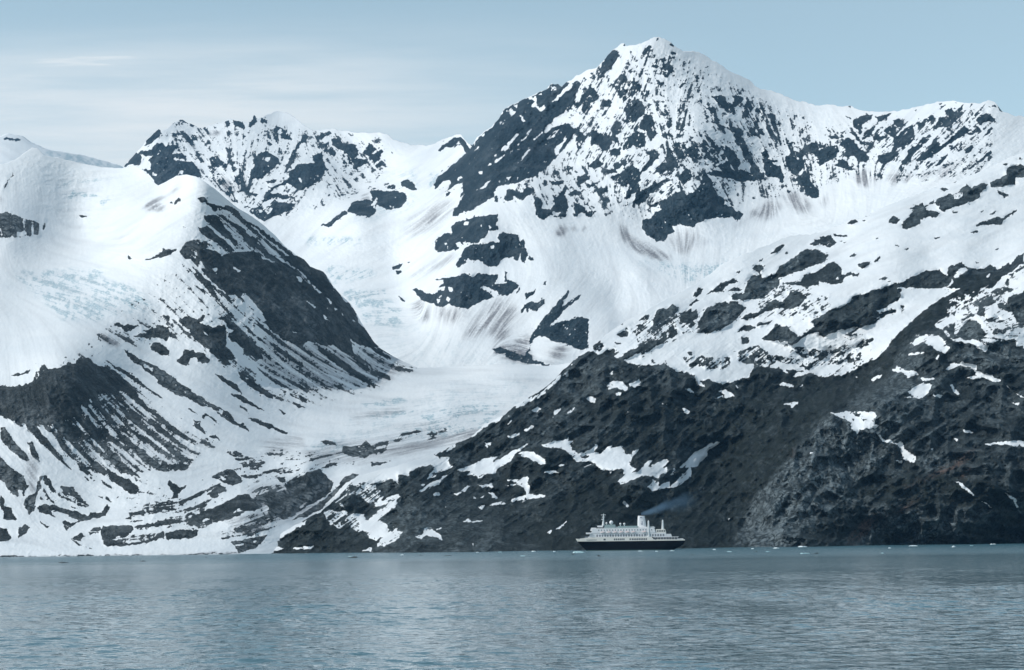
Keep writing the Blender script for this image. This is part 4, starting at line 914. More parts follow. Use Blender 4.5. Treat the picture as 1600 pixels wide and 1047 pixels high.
ROCK_RIGHT = '''
z .97 370,880 380,862 400,850 440,832 470,812 500,800 520,780 545,757 575,742 610,742 640,730 690,705 712,695 745,678 790,645 840,612 880,575 905,556 930,546 960,545 975,565 1000,570 1040,572 1080,585 1130,600 1170,590 1180,570 1215,575 1260,580 1290,590 1320,580 1370,560 1410,515 1425,500 1465,470 1520,440 1560,420 1600,400 1720,360 1800,400 1950,380 2090,600 2090,880
z -.32 ~4 985,505 1050,485 1110,500 1130,520 1090,535 1060,555 990,552
z -.35 ~4 1200,440 1300,465 1290,500 1180,495
z -.35 ~5 1480,475 1560,440 1600,440 1600,500 1500,530
o -.9 1020,695 1200,690 1230,720 1340,720 1370,760 1400,740 1520,640 1595,590 1595,640 1480,740 1460,790 1530,800 1520,850 1470,890 1440,920 1380,900 1330,840 1300,820 1220,770 1150,830 1080,800 1050,760
o -.1 1060,700 1200,700 1280,760 1340,830 1300,860 1200,790 1120,800 1050,760
o -.95 1230,405 1330,405 1595,300 1595,420 1500,450 1400,480 1330,490 1200,490 1160,480
o -.15 1080,600 1200,480 1330,490 1400,470 1420,510 1500,580 1440,640 1380,640 1300,560 1220,560 1150,610 1180,660 1210,690 1140,640
o -.95 550,905 640,840 740,780 890,760 880,800 800,830 700,900 600,925
o -.95 500,980 560,940 660,935 650,970 720,985 640,1005
o -.8 770,975 950,960 940,980 800,990
o -.95 1430,950 1500,880 1595,830 1595,860 1500,960
o -.95 1330,1000 1400,970 1400,1010
p -.95 0,400 100,370 300,300 480,230 640,270 570,330 480,350 400,380 390,420 350,400 300,395 320,490 250,430 200,460 100,470 50,520 0,540
p -.1 0,470 100,470 200,560 100,640 0,560
p -.9 630,270 700,270 710,330 740,340 660,380 620,400 540,450 530,440 570,380 600,350 560,330
p -.95 680,220 760,170 740,210 700,230
p -.95 460,540 600,450 690,410 700,420 620,480 500,540
p -.8 480,490 530,480 500,500
p -.85 980,160 1040,150 1010,200 990,180
p -.95 1160,110 1250,80 1260,95 1200,120
p -.95 1290,60 1350,25 1360,40 1300,70
p -.95 770,370 880,330 1030,260 1080,270 1050,310 1130,260 1330,155 1200,270 1190,300 1070,370 1070,405 1010,400 940,440 920,420 850,410 880,380 790,385
p -.95 1240,240 1300,220 1370,230 1450,290 1460,320 1420,330 1360,290 1290,270
p -.95 1420,170 1520,150 1595,150 1595,210 1500,190
p -.95 750,560 860,485 870,500 770,570
p -.95 920,490 1040,480 1050,505 960,505
p -.95 1140,490 1240,480 1150,440 1240,450 1320,420 1320,460 1340,500 1330,560 1460,570 1440,585 1330,590 1190,620 1200,600 1310,560 1290,510 1240,490
p -.9 1440,390 1510,375 1595,390 1510,400
p -.95 1010,550 1040,545 1090,590 1040,590
p -.95 930,660 990,640 970,675
p -.95 1020,640 1130,615 1150,635 1050,650
p -.95 810,770 850,745 890,775 970,760 960,775 880,785
p -.6 880,560 920,590 900,590
p -.7 940,590 990,570 960,595
p -.95 440,880 490,870 520,820 570,815 610,850 660,900 655,925 600,890 540,880 500,890 490,910
p -.8 610,830 650,820 640,840
p -.9 0,800 60,780 150,690 250,650 200,710 170,760 230,800 230,860 300,820 300,850 350,850 290,920 200,960 130,960 190,900 140,870 60,860 20,840
p -.95 30,1000 100,970 105,1010
p -.85 120,650 200,600 320,550 330,575 240,620 150,660
p -.8 580,560 620,540 630,560 590,575
p -.8 890,940 905,945 900,965
p -.6 660,655 685,655 675,670
s -.95 420,270 550,250 600,240 640,210 640,240 680,240 650,270 670,310 720,340 800,320 860,260 870,280 840,330 880,340 980,270 960,300 1020,280 1060,290 1090,350 1200,305 1130,380 1120,440 1165,465 1130,490 1180,480 1240,430 1270,390 1290,400 1270,450 1350,400 1410,380 1420,400 1380,450 1410,450 1400,490 1330,530 1260,520 1200,520 1120,560 1040,590 1030,560 1070,510 1060,460 1000,460 960,500 950,470 900,470 840,420 800,400 700,410 670,350 550,300 450,290
s .9 650,270 710,280 760,310 720,335 670,310
s .7 730,360 800,350 790,375 740,375
s -.7 740,450 830,425 760,455
s -.95 1250,600 1300,550 1350,560 1340,590 1430,560 1430,600 1520,520 1595,420 1595,520 1540,570 1480,610 1430,600 1300,630
u -.95 200,1047 330,930 440,870 530,835 535,850 420,920 420,960 330,1047
s -.6 1420,510 1470,450 1480,470 1430,520
s -.8 1050,730 1070,710 1110,750 1090,760
s -.8 460,970 500,930 520,940 490,970
s -.95 540,930 630,855 630,870 560,935
s -.8 565,440 610,420 600,445
r -.9 30,940 130,880 140,900 70,955
r -.55 220,830 310,770 400,730 500,650 640,520 720,400 800,375 810,390 730,420 640,540 540,640 440,730 330,790 230,840
r -.9 330,860 400,820 430,850 370,860
r -.9 500,920 530,850 580,830 575,860 520,910
r -.9 620,870 690,830 680,855 630,880
r -.9 300,1010 360,970 350,995 310,1020
r -.8 160,965 200,925 195,945 170,970
r -.95 770,770 800,740 855,765 850,790 810,790
r -.95 925,660 980,625 1060,640 1100,680 1080,700 1010,680 940,685
r -.95 1110,660 1190,610 1195,660 1150,680
r -.9 1005,715 1050,715 1040,740 1010,735
r -.9 955,570 990,545 980,580
r -.9 605,570 630,540 640,580 615,600
r -.85 1355,785 1380,790 1375,805
r -.85 1385,795 1410,800 1400,815
r -.95 1530,840 1580,855 1570,875 1545,870
r -.95 1470,530 1520,530 1510,555 1480,545
r -.85 475,755 495,755 485,770
r -.9 1545,680 1595,690 1590,705
r -.7 1090,845 1115,875 1100,875
r -.9 1000,380 1040,400 1050,460 1000,440
r -.9 830,380 880,390 950,350 1030,350 1080,330 1060,390 950,380 870,420
r .8 840,340 880,320 920,350 890,380 840,380
r .92 1050,470 1060,430 1130,380 1300,310 1340,300 1390,310 1370,340 1250,380 1130,430
r .6 950,240 990,290 970,260
r .8 1010,260 1060,230 1110,240 1100,280 1030,280
r .7 960,290 1010,320 1060,340 1030,345
r .5 1040,180 1070,170 1060,190
r .5 1080,220 1110,180 1090,230
r .95 1300,160 1330,80 1380,50 1410,70 1450,30 1490,50 1490,90 1400,140 1340,170 1290,215
r .85 1180,160 1240,110 1280,105 1260,150 1200,160
r .75 1160,195 1200,175 1230,195 1200,220
r .85 1430,220 1480,220 1500,260 1480,300 1420,290
r .75 1360,250 1400,240 1390,290
r .95 1505,150 1530,90 1595,50 1595,210 1550,180
r .7 1280,470 1310,460 1330,490 1290,490
r .6 1200,440 1240,425 1220,445
r .7 1550,400 1595,380 1595,420
t .85 505,700 520,650 570,610 590,640 640,620 650,680 600,700 640,730 590,750
t .95 650,740 670,680 720,600 760,600 820,560 950,550 1030,600 980,660 900,730 840,760 740,805 700,790
t .85 900,510 950,490 1050,490 1100,540 1000,545 920,540
t .85 880,470 950,435 1000,460 980,480
t .95 1010,470 1040,380 1060,350 1130,350 1110,320 1080,300 1100,270 1150,270 1170,300 1130,330 1150,380 1210,350 1260,330 1290,280 1340,260 1430,190 1490,145 1595,150 1595,260 1480,300 1400,330 1280,370 1290,420 1220,470 1160,530 1060,540 1010,500
t .85 700,505 780,450 830,410 920,375 980,395 900,415 860,440 850,480 780,480
t .9 600,520 650,440 685,450 680,490 640,510
t .75 560,595 630,535 660,540 600,580
t .85 940,340 980,300 980,325
t .85 1110,235 1160,210 1150,240
t .9 1215,190 1250,140 1330,105 1320,130 1260,170
t .65 1340,100 1480,45 1390,85
t .75 1330,180 1350,165 1360,185
t .9 1515,110 1560,75 1595,70 1595,120
t .93 980,690 1050,650 1140,630 1180,580 1250,540 1310,550 1370,480 1450,475 1495,520 1440,590 1370,610 1280,600 1170,640 1100,680 1020,700
t .93 1300,415 1380,405 1450,400 1480,340 1560,320 1595,310 1595,420 1510,440 1460,430 1380,425
t .85 1250,490 1330,455 1300,485
t .88 940,795 1010,740 1070,735 1110,760 1020,780
t .85 1120,720 1240,695 1200,730 1120,750
t .94 1150,850 1200,800 1260,740 1340,740 1390,790 1430,830 1500,790 1595,730 1595,780 1480,830 1380,900 1340,870 1250,870
t .85 1530,700 1595,680 1595,760 1550,740
t .85 970,830 1050,830 1040,880 990,880
t .75 920,940 950,940 940,960
t .6 960,1000 1040,960 1080,900 1130,890 1150,950 1210,970 1290,980 1360,995 1260,1010 1200,1040 1000,1040
t .75 1400,960 1440,920 1500,940 1595,950 1595,1000 1500,1000 1420,990
t .85 660,960 680,950 720,980 790,1000 880,980 880,1040 800,1040 700,1000
t .8 540,970 600,930 610,970
t .6 510,980 530,1047 505,1030
t .7 280,1010 320,1010 330,1030
t .7 570,1020 640,1010 640,1040 580,1040
t .7 550,880 610,875 570,895
t .7 460,900 500,890 500,910
u -.9 0,110 100,90 200,0 680,0 720,60 640,180 590,180 600,270 750,320 700,345 560,240 520,230 400,210 350,160 300,170 210,190 280,270 320,300 190,240 150,220 60,270 0,210
u .75 270,150 310,140 300,180
u .85 270,230 340,200 380,230 330,260
u .7 370,180 420,190 460,220 540,190 590,180 590,240 520,240 420,215 380,215
u .75 430,260 510,240 520,270 420,290
u .85 690,30 740,30 740,80 700,80
u .7 620,150 650,145 640,160
u .55 660,180 760,130 830,100 880,150 900,190 860,240 800,220 740,220 700,200
u -.95 170,280 230,280 220,305 185,300
u -.8 250,280 270,290 260,300
u -.95 320,330 350,320 470,320 560,260 600,280 680,330 750,320 700,350 600,290 570,320 520,340 590,370 570,375 480,345 420,370 370,370 410,420 400,430 340,400
u -.85 620,390 665,420 650,420
u -.95 510,450 570,440 640,500 590,505 480,510 550,480
u -.9 250,430 280,430 325,470 300,465
u -.85 880,90 960,60 1060,90 1120,120 1200,60 1290,0 1595,0 1595,240 1500,240 1400,230 1270,240 1250,200 1150,200 1100,200 1040,190 940,150
u .85 1110,150 1150,120 1230,170 1330,140 1400,150 1470,170 1390,190 1260,180 1180,200
u .6 1500,180 1595,130 1595,170
u .75 1150,230 1280,250 1200,290 1140,260
u .75 1460,110 1540,20 1595,0 1595,60
u -.95 930,230 1000,235 1020,210 1100,200 1140,250 1060,230 1010,250 1070,330 1030,310
u -.95 1090,340 1120,310 1210,300 1200,325 1110,345
u -.95 1320,300 1350,270 1430,260 1595,240 1595,270 1500,330 1420,310 1340,335
u -.95 980,400 1010,385 1100,400 1100,425 1020,415
u -.9 1140,425 1180,390 1170,415
u -.95 1000,570 1070,540 1150,530 1130,560 1090,585 1050,565
x -.8 0,500 150,430 310,400 240,480 380,440 520,390 650,355 640,385 440,470 400,480 270,570 400,545 460,550 390,620 340,660 300,690 180,780 40,790 20,740 130,700 200,700 310,640 230,640 100,660 0,690
x .9 270,570 340,500 410,490 430,510 330,570
x .85 0,600 60,580 100,620 0,650
x .65 130,640 330,600 300,650 180,690 100,690
x .92 0,330 100,270 240,210 260,170 420,120 560,90 640,110 640,180 520,250 440,280 470,300 560,290 480,340 440,370 300,410 240,480 200,470 300,405 150,430 40,480 0,470
x -.95 440,280 540,240 600,200 700,190 760,220 830,200 880,200 850,240 790,290 650,330 620,310 520,340 500,330 600,290 470,280
x .9 480,290 560,265 610,275 590,300 500,310
x .7 630,230 670,235 650,300
x -.95 940,150 970,105 990,120 970,155
x -.95 1010,75 1060,30 1100,0 1060,40 1030,75
x -.55 850,420 940,350 1050,280 1200,200 1300,110 1380,40 1440,0 1595,0 1595,130 1470,160 1480,200 1400,260 1500,290 1540,350 1595,390 1595,560 1540,550 1520,500 1400,510 1310,560 1300,600 1240,570 1170,520 1050,520 960,430 890,400
z -.85 1600,400 1720,350 1720,545 1600,545
x .92 1470,170 1595,130 1595,380 1530,360 1510,290 1400,250 1380,220 1470,240
z .8 1600,456 1720,440 1720,500 1600,506
x .75 1410,80 1490,20 1595,0 1595,30 1500,110 1440,130
x .85 1300,340 1370,320 1440,350 1400,370 1310,365
x .75 1230,300 1260,250 1300,260 1290,330
x .95 1080,470 1100,410 1180,330 1250,380 1300,470 1240,500 1130,500
x .85 980,420 1050,380 1070,490 1030,480
x .75 1020,300 1070,280 1060,320
x .7 1110,300 1160,300 1130,310
x .3 1200,190 1340,150 1380,220 1260,250
x .6 1280,140 1330,130 1300,160
x .7 900,450 960,430 1030,510 990,540
x .6 1370,430 1390,420 1380,460
x -.95 710,530 780,480 890,460 960,490 1000,550 1025,570 980,610 930,590 870,540 800,530 740,550
x -.85 685,610 780,600 840,610 720,625
x -.85 905,650 930,610 930,640 915,660
x -.95 980,730 1030,690 1120,680 1220,700 1240,750 1340,780 1420,820 1380,835 1290,800 1230,810 1150,800 1230,780 1170,720 1090,710 1010,740
x -.75 1440,840 1480,870 1500,890 1470,880
x -.85 1510,905 1595,950 1590,960
x -.95 555,740 600,705 640,730 740,745 780,770 730,775 690,795 660,760
x -.95 780,800 890,795 900,815 800,825
x -.95 685,910 750,870 810,840 880,850 840,920 780,970 740,950
x -.95 1005,855 1040,855 1060,890 1105,930 1080,930 1030,890
x -.95 885,930 970,935 930,955
x -.9 400,810 490,770 480,790 420,830
x -.8 280,785 300,790 290,800
w .95 1450,130 1480,100 1570,85 1595,110 1595,180 1530,190 1530,250 1480,240 1400,260 1340,260 1330,220 1400,210 1460,170
z .9 1600,258 1720,225 1720,255 1600,278
w .97 1260,230 1310,250 1290,280 1230,360 1150,390 1050,420 980,450 940,430 900,390 930,350 980,340 1010,310 1050,330 1050,360 1120,330 1110,270 1150,240 1190,270
w .97 640,550 690,500 740,440 690,430 750,410 810,380 830,430 940,460 920,490 850,490 790,520 790,545 690,585 650,575
w .8 850,390 900,355 890,385
w .7 530,540 570,490 600,510 630,515 590,550
w .92 220,555 240,520 280,515 310,540
w .7 330,520 370,510 375,518 340,528
w .6 340,500 410,460 390,480
w .85 940,275 980,260 1010,280 960,290
w .75 1035,225 1075,210 1060,230
w .8 1410,90 1500,65 1450,95
w .85 1510,45 1595,30 1595,45 1520,50
w .9 1390,290 1440,300 1480,330 1440,345 1400,310
w .75 1305,335 1350,330 1320,340
w .9 1205,565 1260,525 1340,520 1380,490 1430,500 1540,430 1540,445 1430,520 1420,550 1340,555 1290,555
w .85 1165,610 1240,600 1230,612 1175,618
w .85 885,660 940,645 930,665 895,670
w .75 975,620 1010,605 1005,618
w .8 1040,455 1090,445 1070,462
w .75 1330,475 1390,430 1370,470
w .7 1250,455 1290,435 1270,460
w .7 1280,405 1320,405 1300,418
w .95 0,650 100,645 130,700 80,730 0,700
w .8 110,625 200,640 230,650 190,655 130,640
w .8 130,670 215,685 190,692
w .97 0,755 70,790 40,840 0,860
w .95 0,910 50,860 110,835 170,890 180,940 310,930 300,950 190,960 180,1000 100,1020 0,1000
w -.8 115,965 150,960 145,985
w .88 300,870 340,840 400,850 370,880 330,895
w .75 410,850 470,795 480,810 430,850
w .75 225,800 270,780 300,795 240,810
w .7 590,705 630,712 600,718
w .65 665,750 700,740 690,758
w .8 470,980 510,955 540,970 490,985
w .75 530,995 570,990 550,1000
w .7 420,665 465,655 450,668
w .6 1365,745 1395,738 1390,752
w .6 1220,840 1245,845 1230,852
w .97 640,1000 720,960 830,915 940,905 1000,950 1010,880 1060,870 1110,855 1160,890 1280,890 1330,865 1370,890 1400,910 1490,870 1520,820 1595,770 1595,810 1500,880 1450,950 1400,1000 1350,1047 480,1047 600,1010
w -.9 1050,960 1100,890 1160,900 1150,940 1080,960
w -.95 990,1040 1040,980 1050,1000 1010,1030
w -.9 1300,960 1330,930 1320,960
w -.8 1450,950 1595,850 1595,1047 1350,1047
w .65 1480,940 1595,860 1595,900 1500,950
w .6 1430,1010 1480,980 1470,1030
y -.95 75,110 230,100 300,100 380,110 390,140 375,180 410,200 370,220 270,220 260,250 220,210 200,160 100,125
y .85 225,110 280,120 260,130
y .85 285,145 320,155 300,165
y .7 215,148 245,160 230,168
y -.95 390,250 420,250 430,290 540,320 560,300 580,350 660,410 655,455 620,440 570,420 550,350 530,325 430,305
y -.7 500,435 580,435 560,450
y -.95 910,285 945,290 935,310
y -.85 980,230 1010,225 1050,240 1000,245
y -.9 755,350 780,345 770,362
y -.95 1090,325 1200,310 1300,300 1396,300 1396,345 1320,330 1250,325
y -.85 1300,45 1370,45 1360,62
y -.95 935,572 1000,618 1060,668 1050,680 980,627
y -.9 1060,680 1180,752 1215,778 1190,765
y -.95 1250,642 1330,688 1362,755 1345,752 1318,707
y -.95 570,0 700,0 680,20
u .12 230,190 400,190 600,190 600,260 520,290 380,260 280,270
u .35 650,150 800,100 900,160 960,230 880,260 740,230
u .12 900,180 1060,200 1250,220 1500,180 1590,200 1400,250 1250,260 1100,250 1000,240
u .25 1080,110 1400,140 1560,100 1595,150 1480,200 1200,190
x .2 0,590 150,640 330,610 320,660 180,690 0,690
v -.9 1125,235 1155,230 1145,250
v -.6 490,745 500,750 495,790
'''
VEG_SHADE_RIGHT = '''
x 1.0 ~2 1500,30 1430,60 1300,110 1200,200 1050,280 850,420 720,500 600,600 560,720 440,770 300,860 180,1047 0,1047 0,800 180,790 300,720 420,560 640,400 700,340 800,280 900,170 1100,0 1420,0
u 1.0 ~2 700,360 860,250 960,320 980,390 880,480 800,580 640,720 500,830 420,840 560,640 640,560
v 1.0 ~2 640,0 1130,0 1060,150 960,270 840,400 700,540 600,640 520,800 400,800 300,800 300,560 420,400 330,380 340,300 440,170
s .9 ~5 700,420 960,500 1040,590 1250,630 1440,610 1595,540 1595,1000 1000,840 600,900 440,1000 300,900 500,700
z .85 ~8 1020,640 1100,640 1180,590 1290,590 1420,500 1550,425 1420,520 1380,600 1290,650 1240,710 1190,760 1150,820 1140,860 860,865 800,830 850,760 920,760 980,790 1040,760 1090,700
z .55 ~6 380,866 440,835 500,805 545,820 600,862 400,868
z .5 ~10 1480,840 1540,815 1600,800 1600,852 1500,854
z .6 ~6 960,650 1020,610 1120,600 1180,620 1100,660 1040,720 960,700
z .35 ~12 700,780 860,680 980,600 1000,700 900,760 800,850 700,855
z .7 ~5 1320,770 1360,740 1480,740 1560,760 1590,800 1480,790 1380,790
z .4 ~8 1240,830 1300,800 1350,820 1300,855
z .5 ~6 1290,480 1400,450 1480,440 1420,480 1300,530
'''  # the soft patch at the bottom right is shadow painted in the plant colour
PALE_RIGHT = '''
v 1.0 ~2 520,960 590,800 640,660 720,520 820,470 850,380 960,300 1000,240 1100,60 1160,0 1280,60 1380,60 1420,180 1380,360 1200,380 1180,440 1060,470 1040,560 1100,640 1080,740 960,760 880,880 860,960
v .5 ~3 1440,440 1560,400 1595,460 1560,640 1460,620
v .0 ~2 1060,440 1180,430 1390,560 1400,600 1290,560 1180,500 1080,490
v .0 ~1 870,560 890,560 850,820 830,830
v .0 ~1 720,680 740,690 810,800 800,830
y .55 ~3 20,320 130,250 180,380 140,520 200,620 400,500 560,480 620,560 400,660 300,760 210,740 60,640
y .5 ~3 380,760 520,660 560,700 420,820
y .5 ~4 560,780 740,770 820,860 1160,840 1180,880 900,900 620,900 400,960 300,1010 230,1010 330,900
y .4 ~6 440,120 640,120 640,230 520,300 400,230
y .4 ~6 660,420 860,380 820,480 700,520
x .6 ~3 300,960 520,740 560,760 640,800 580,900 480,1000 360,1030
x .45 ~3 1040,680 1080,560 1200,540 1250,620 1120,680
x .4 ~4 1080,420 1180,340 1260,400 1290,480 1120,490
x .45 ~4 1300,560 1440,510 1540,560 1480,640 1340,640
x .5 ~3 1520,290 1595,240 1595,370 1540,370
x .4 ~3 120,300 280,200 480,140 440,240 300,390 200,390
z .8 ~7 1150,855 1170,800 1200,770 1230,720 1270,660 1310,640 1350,680 1360,720 1330,740 1320,780 1290,810 1240,855
z .35 ~2 1250,700 1290,690 1340,710 1310,730 1270,720
z .3 ~2 1260,760 1330,760 1320,790 1280,790
u .6 ~3 810,600 870,510 960,420 1060,420 1000,490 880,570
u .55 ~4 350,620 500,530 620,520 560,600 400,650
u .4 ~3 640,750 740,660 780,680 700,760
u .4 ~3 130,850 180,760 340,720 360,760 200,860
p .4 ~10 200,700 400,600 560,660 620,800 400,1000 180,1000
p .45 ~8 650,740 1100,700 1150,960 700,1000
s .4 ~6 350,260 520,80 1040,80 900,230 560,230 440,250
r .35 ~6 520,700 700,440 900,520 700,760
t .55 ~3 670,690 760,600 950,560 1000,620 860,740 720,780
t .6 ~3 1010,500 1060,370 1200,360 1290,380 1160,530
t .55 ~3 1260,330 1430,190 1490,145 1500,200 1360,300
z .5 ~5 1330,760 1400,700 1420,660 1350,650 1320,720
z .45 ~10 1330,560 1440,540 1480,620 1400,640 1310,640
z .45 ~6 1400,845 1420,810 1500,790 1550,810 1480,850
v .85 ~2 320,905 430,832 380,892 330,922 150,985 130,975
v .8 ~1 430,180 437,180 412,285 345,385 325,500 248,592 268,645 262,755 218,832 212,826 254,750 258,650 238,592 316,498 336,380 404,282
s .35 ~1 685,550 695,545 480,860 470,860
w .5 ~3 690,560 780,400 830,440 800,500
w .5 ~3 900,400 1040,320 1060,380 960,430
x .35 ~6 1060,600 1290,600 1500,540 1540,700 1300,760
x .5 ~5 300,1000 500,760 640,900 560,1047
'''
RED_RIGHT = '''
y .75 ~4 180,1010 230,930 330,820 560,780 700,680 640,700 520,770 400,840 300,960 200,1030
y .8 ~3 560,610 700,560 940,440 1080,340 1000,440 850,520 700,590 600,620
y .5 ~3 950,560 1000,480 1040,500 990,580
v .5 ~3 960,230 1010,180 1000,250 960,280
'''
# ------------------------------------------------------------------ build the terrain
def warp(px, py, seed):
    wx = 0.55 * fbm(px, py, 11, 2, seed) + 0.5 * fbm(px, py, 4.5, 2, seed + 9)
    wy = 0.55 * fbm(px, py, 11, 2, seed + 20) + 0.5 * fbm(px, py, 4.5, 2, seed + 29)
    return px + wx, py + wy


def region_ids(px, py, regions):
    ids = np.zeros(len(px), int)
    for k, poly in enumerate(regions):
        P = pts('z', poly); ins = np.zeros(len(px), bool); n = len(P)
        for i in range(n):
            ax, ay = P[i]; bx, by = P[(i + 1) % n]
            if ay == by: continue
            ins ^= ((ay > py) != (by > py)) & (px < (bx - ax) * (py - ay) / (by - ay) + ax)
        ids[ins] = k + 1
    return ids


def build_land(top, bot, dist, ang, rock_s, dirt_s, ice_s, pale_s, veg_shade_s, red_s, step, jag, k_rock, k_snow, seed, names, regions, mat, back, iso_w=0.6, st_w=0.7, bias=0.2, floor=0.2, rib_k=6.0, strata=0.3, speck=0.6, ragged=0.22, big=1.0, sw_w=0.35, sw_len=30, dust=0.075):
    x0, x1 = top[0, 0], top[-1, 0]
    xs = np.arange(x0, x1 + step, step); nc = len(xs)
    T = np.interp(xs, top[:, 0], top[:, 1])
    T = T + jag * (fbm(xs, xs * 0, 9, 3, seed + 40) * 0.8)
    B = np.maximum(np.interp(xs, bot[:, 0], bot[:, 1]), T + 2)
    nr = int(np.ceil((B - T).max() / step)) + 1
    v = np.linspace(0, 1, nr)[:, None]
    py = (T[None] + (B - T)[None] * v).ravel()
    px = np.repeat(xs[None], nr, 0).ravel()
    # covers
    bb = (x0, x1, T.min(), B.max())
    base = lambda: np.full((RH, RW), 0.0)
    rk = paint(np.full((RH, RW), -1.0), rock_s)
    iso_f = fbm(GX, GY, 6.5, 3, seed + 3, 0.75)
    streak_f = lic(ang, seed + 5, 14, 0, bb); streak_w = lic(ang, seed + 6, sw_len, 2, bb); rib_f = lic(ang, seed + 7, 50, 6, bb)
    wxp, wyp = warp(px, py, seed)
    r0 = sample(rk, wxp, wyp)
    st = sample(streak_f, px, py); sw = sample(streak_w, px, py); iso = sample(iso_f, px, py); rib = np.clip(sample(rib_f, px, py), -2.2, 2.2)
    near = sample(blur(np.clip(rk * 0.5 + 0.5, 0, 1), 4), px, py)
    N = iso_w * iso + st_w * st + sw_w * sw + 0.25 * rib
    r0 = np.clip(r0 + 1.7 * bias * np.clip(near * 2.5, 0, 1) * (1 - near), -1, 1)
    rock = r0 + 0.55 * N * (floor + 0.95 * (1 - np.abs(r0)))
    zone = sample(blur(np.clip(rk * 0.5 + 0.5, 0, 1), 7), px, py); zone = 4 * zone * (1 - zone)
    rock = rock + ragged * N * zone
    spk = fbm(px, py, 5.0, 2, seed + 50, 0.9); spk2 = fbm(px, py, 4.2, 2, seed + 60, 0.9)
    rock = rock - speck * 1.7 * np.clip(0.65 * spk + 0.65 * st - 1.05, 0, 1.5) * np.clip(near * 2, 0, 1) + 1.3 * np.clip(spk2 + 0.3 * st - 1.45, 0, 1.5) * np.clip(near * 4, 0, 1)
    grit = sample(paint(base(), dirt_s), wxp, wyp)
    grit = np.clip(grit * (1.45 + 0.6 * st + 0.5 * sw) + dust * np.clip(0.3 + 0.5 * sw + 0.5 * rib + 0.3 * st, 0, 2.5), 0, 1)
    icy = np.clip(sample(paint(base(), ice_s), wxp, wyp) * (0.55 + 1.5 * np.clip(0.7 * iso + 0.8 * st + 0.3 * sw, -0.3, 1.4)), 0, 1) if ice_s else px * 0
    pale = np.clip(sample(paint(base(), pale_s), wxp, wyp) * (0.9 + 0.5 * iso + .3 * sw), 0, 1) if pale_s else px * 0
    pale = np.clip(pale + strata * np.clip(0.5 * rib + 0.5 * sw + 0.35 * iso - 0.15, 0, 1.5), 0, 1)
    veg_shade = np.clip(sample(paint(base(), veg_shade_s), wxp, wyp) * (1 + 0.4 * iso), 0, 1) if veg_shade_s else px * 0
    red = np.clip(sample(paint(base(), red_s), wxp, wyp) * (0.9 + 0.5 * st + 0.4 * iso), 0, 1) if red_s else px * 0
    # distance and relief
    D = tps(dist)(px, py)
    soft_rock = np.clip(sample(blur(np.clip(rk * 0.5 + 0.5, 0, 1), 3), px, py), 0, 1)
    k = k_snow + (k_rock - k_snow) * soft_rock
    rel = (60 * ridged(px, py * 1.25, 60, 2, seed + 11) * 0.55 * big + 26 * big * ridged(px, py * 1.2, 26, 2, seed + 12) + 16 / big * ridged(px, py * 1.1, 11, 3, seed + 13, 0.7) + 2.6 * big * sw + 1.2 * st + 3.0 * fbm(px, py, 4, 2, seed + 14) * 0.5 + rib_k * rib)
    ctx = 0.10 * 60 * fbm(px, py, 70, 2, seed + 15)
    edge = np.clip((py - np.repeat(T[None], nr, 0).ravel()) / 12, 0.05, 1)
    D = D - D / F_PX * (k * rel + k_snow * (6 * ctx + 22 * ridged(px, py * 1.8, 8, 2, seed + 16, 0.8) + 7 * st) + 2.0 * soft_rock + 1.5 * icy * ridged(px * 0.55, py * 1.9, 7, 2, seed + 17, 0.8)) * edge
    a, b = bearing(px, py)
    P = np.stack([a * D, D, H_CAM + b * D], 1)
    # back slopes behind the crest
    top_row = P[:nc]
    extra = []; e_att = []
    for dd, dz in back:
        q = top_row.copy(); q[:, 0] *= 1 + dd / q[:, 1]; q[:, 1] += dd
        q[:, 2] = np.maximum(q[:, 2] - dz, -4.0)
        extra.append(q)
    nb = len(extra)
    V = np.concatenate(extra[::-1] + [P]) if nb else P
    ext = lambda A: np.concatenate([np.tile(A[:nc], nb), A]) if nb else A
    att = dict(rock=ext(rock), dirt=ext(grit), ice=ext(icy), pale=ext(pale), veg_shade=ext(veg_shade), red=ext(red))
    R = nr + nb
    idx = np.arange(R * nc).reshape(R, nc)
    quads = np.stack([idx[1:, :-1], idx[1:, 1:], idx[:-1, 1:], idx[:-1, :-1]], -1).reshape(-1, 4)
    PX, PY = ext(px), ext(py)
    fid = region_ids(PX[quads].mean(1), PY[quads].mean(1), regions)
    out = []
    for kx, (nm, label, cat) in enumerate(names):
        q = quads[fid == kx]
        if not len(q): continue
        used = np.unique(q); remap = np.full(R * nc, -1); remap[used] = np.arange(len(used))
        me = bpy.data.meshes.new(nm)
        me.vertices.add(len(used)); me.vertices.foreach_set('co', V[used].astype(np.float32).ravel())
        me.loops.add(len(q) * 4); me.loops.foreach_set('vertex_index', remap[q].astype(np.int32).ravel())
        me.polygons.add(len(q)); me.polygons.foreach_set('loop_start', np.arange(0, len(q) * 4, 4, dtype=np.int32))
        me.update(calc_edges=True)
        for an, av in att.items():
            la = me.attributes.new(an, 'FLOAT', 'POINT'); la.data.foreach_set('value', av[used].astype(np.float32))
        me.materials.append(mat)
        o = bpy.data.objects.new(nm, me); COL.objects.link(o); smooth(o)
        tag(o, label, cat, kind='structure')
        out.append(o)
    return out


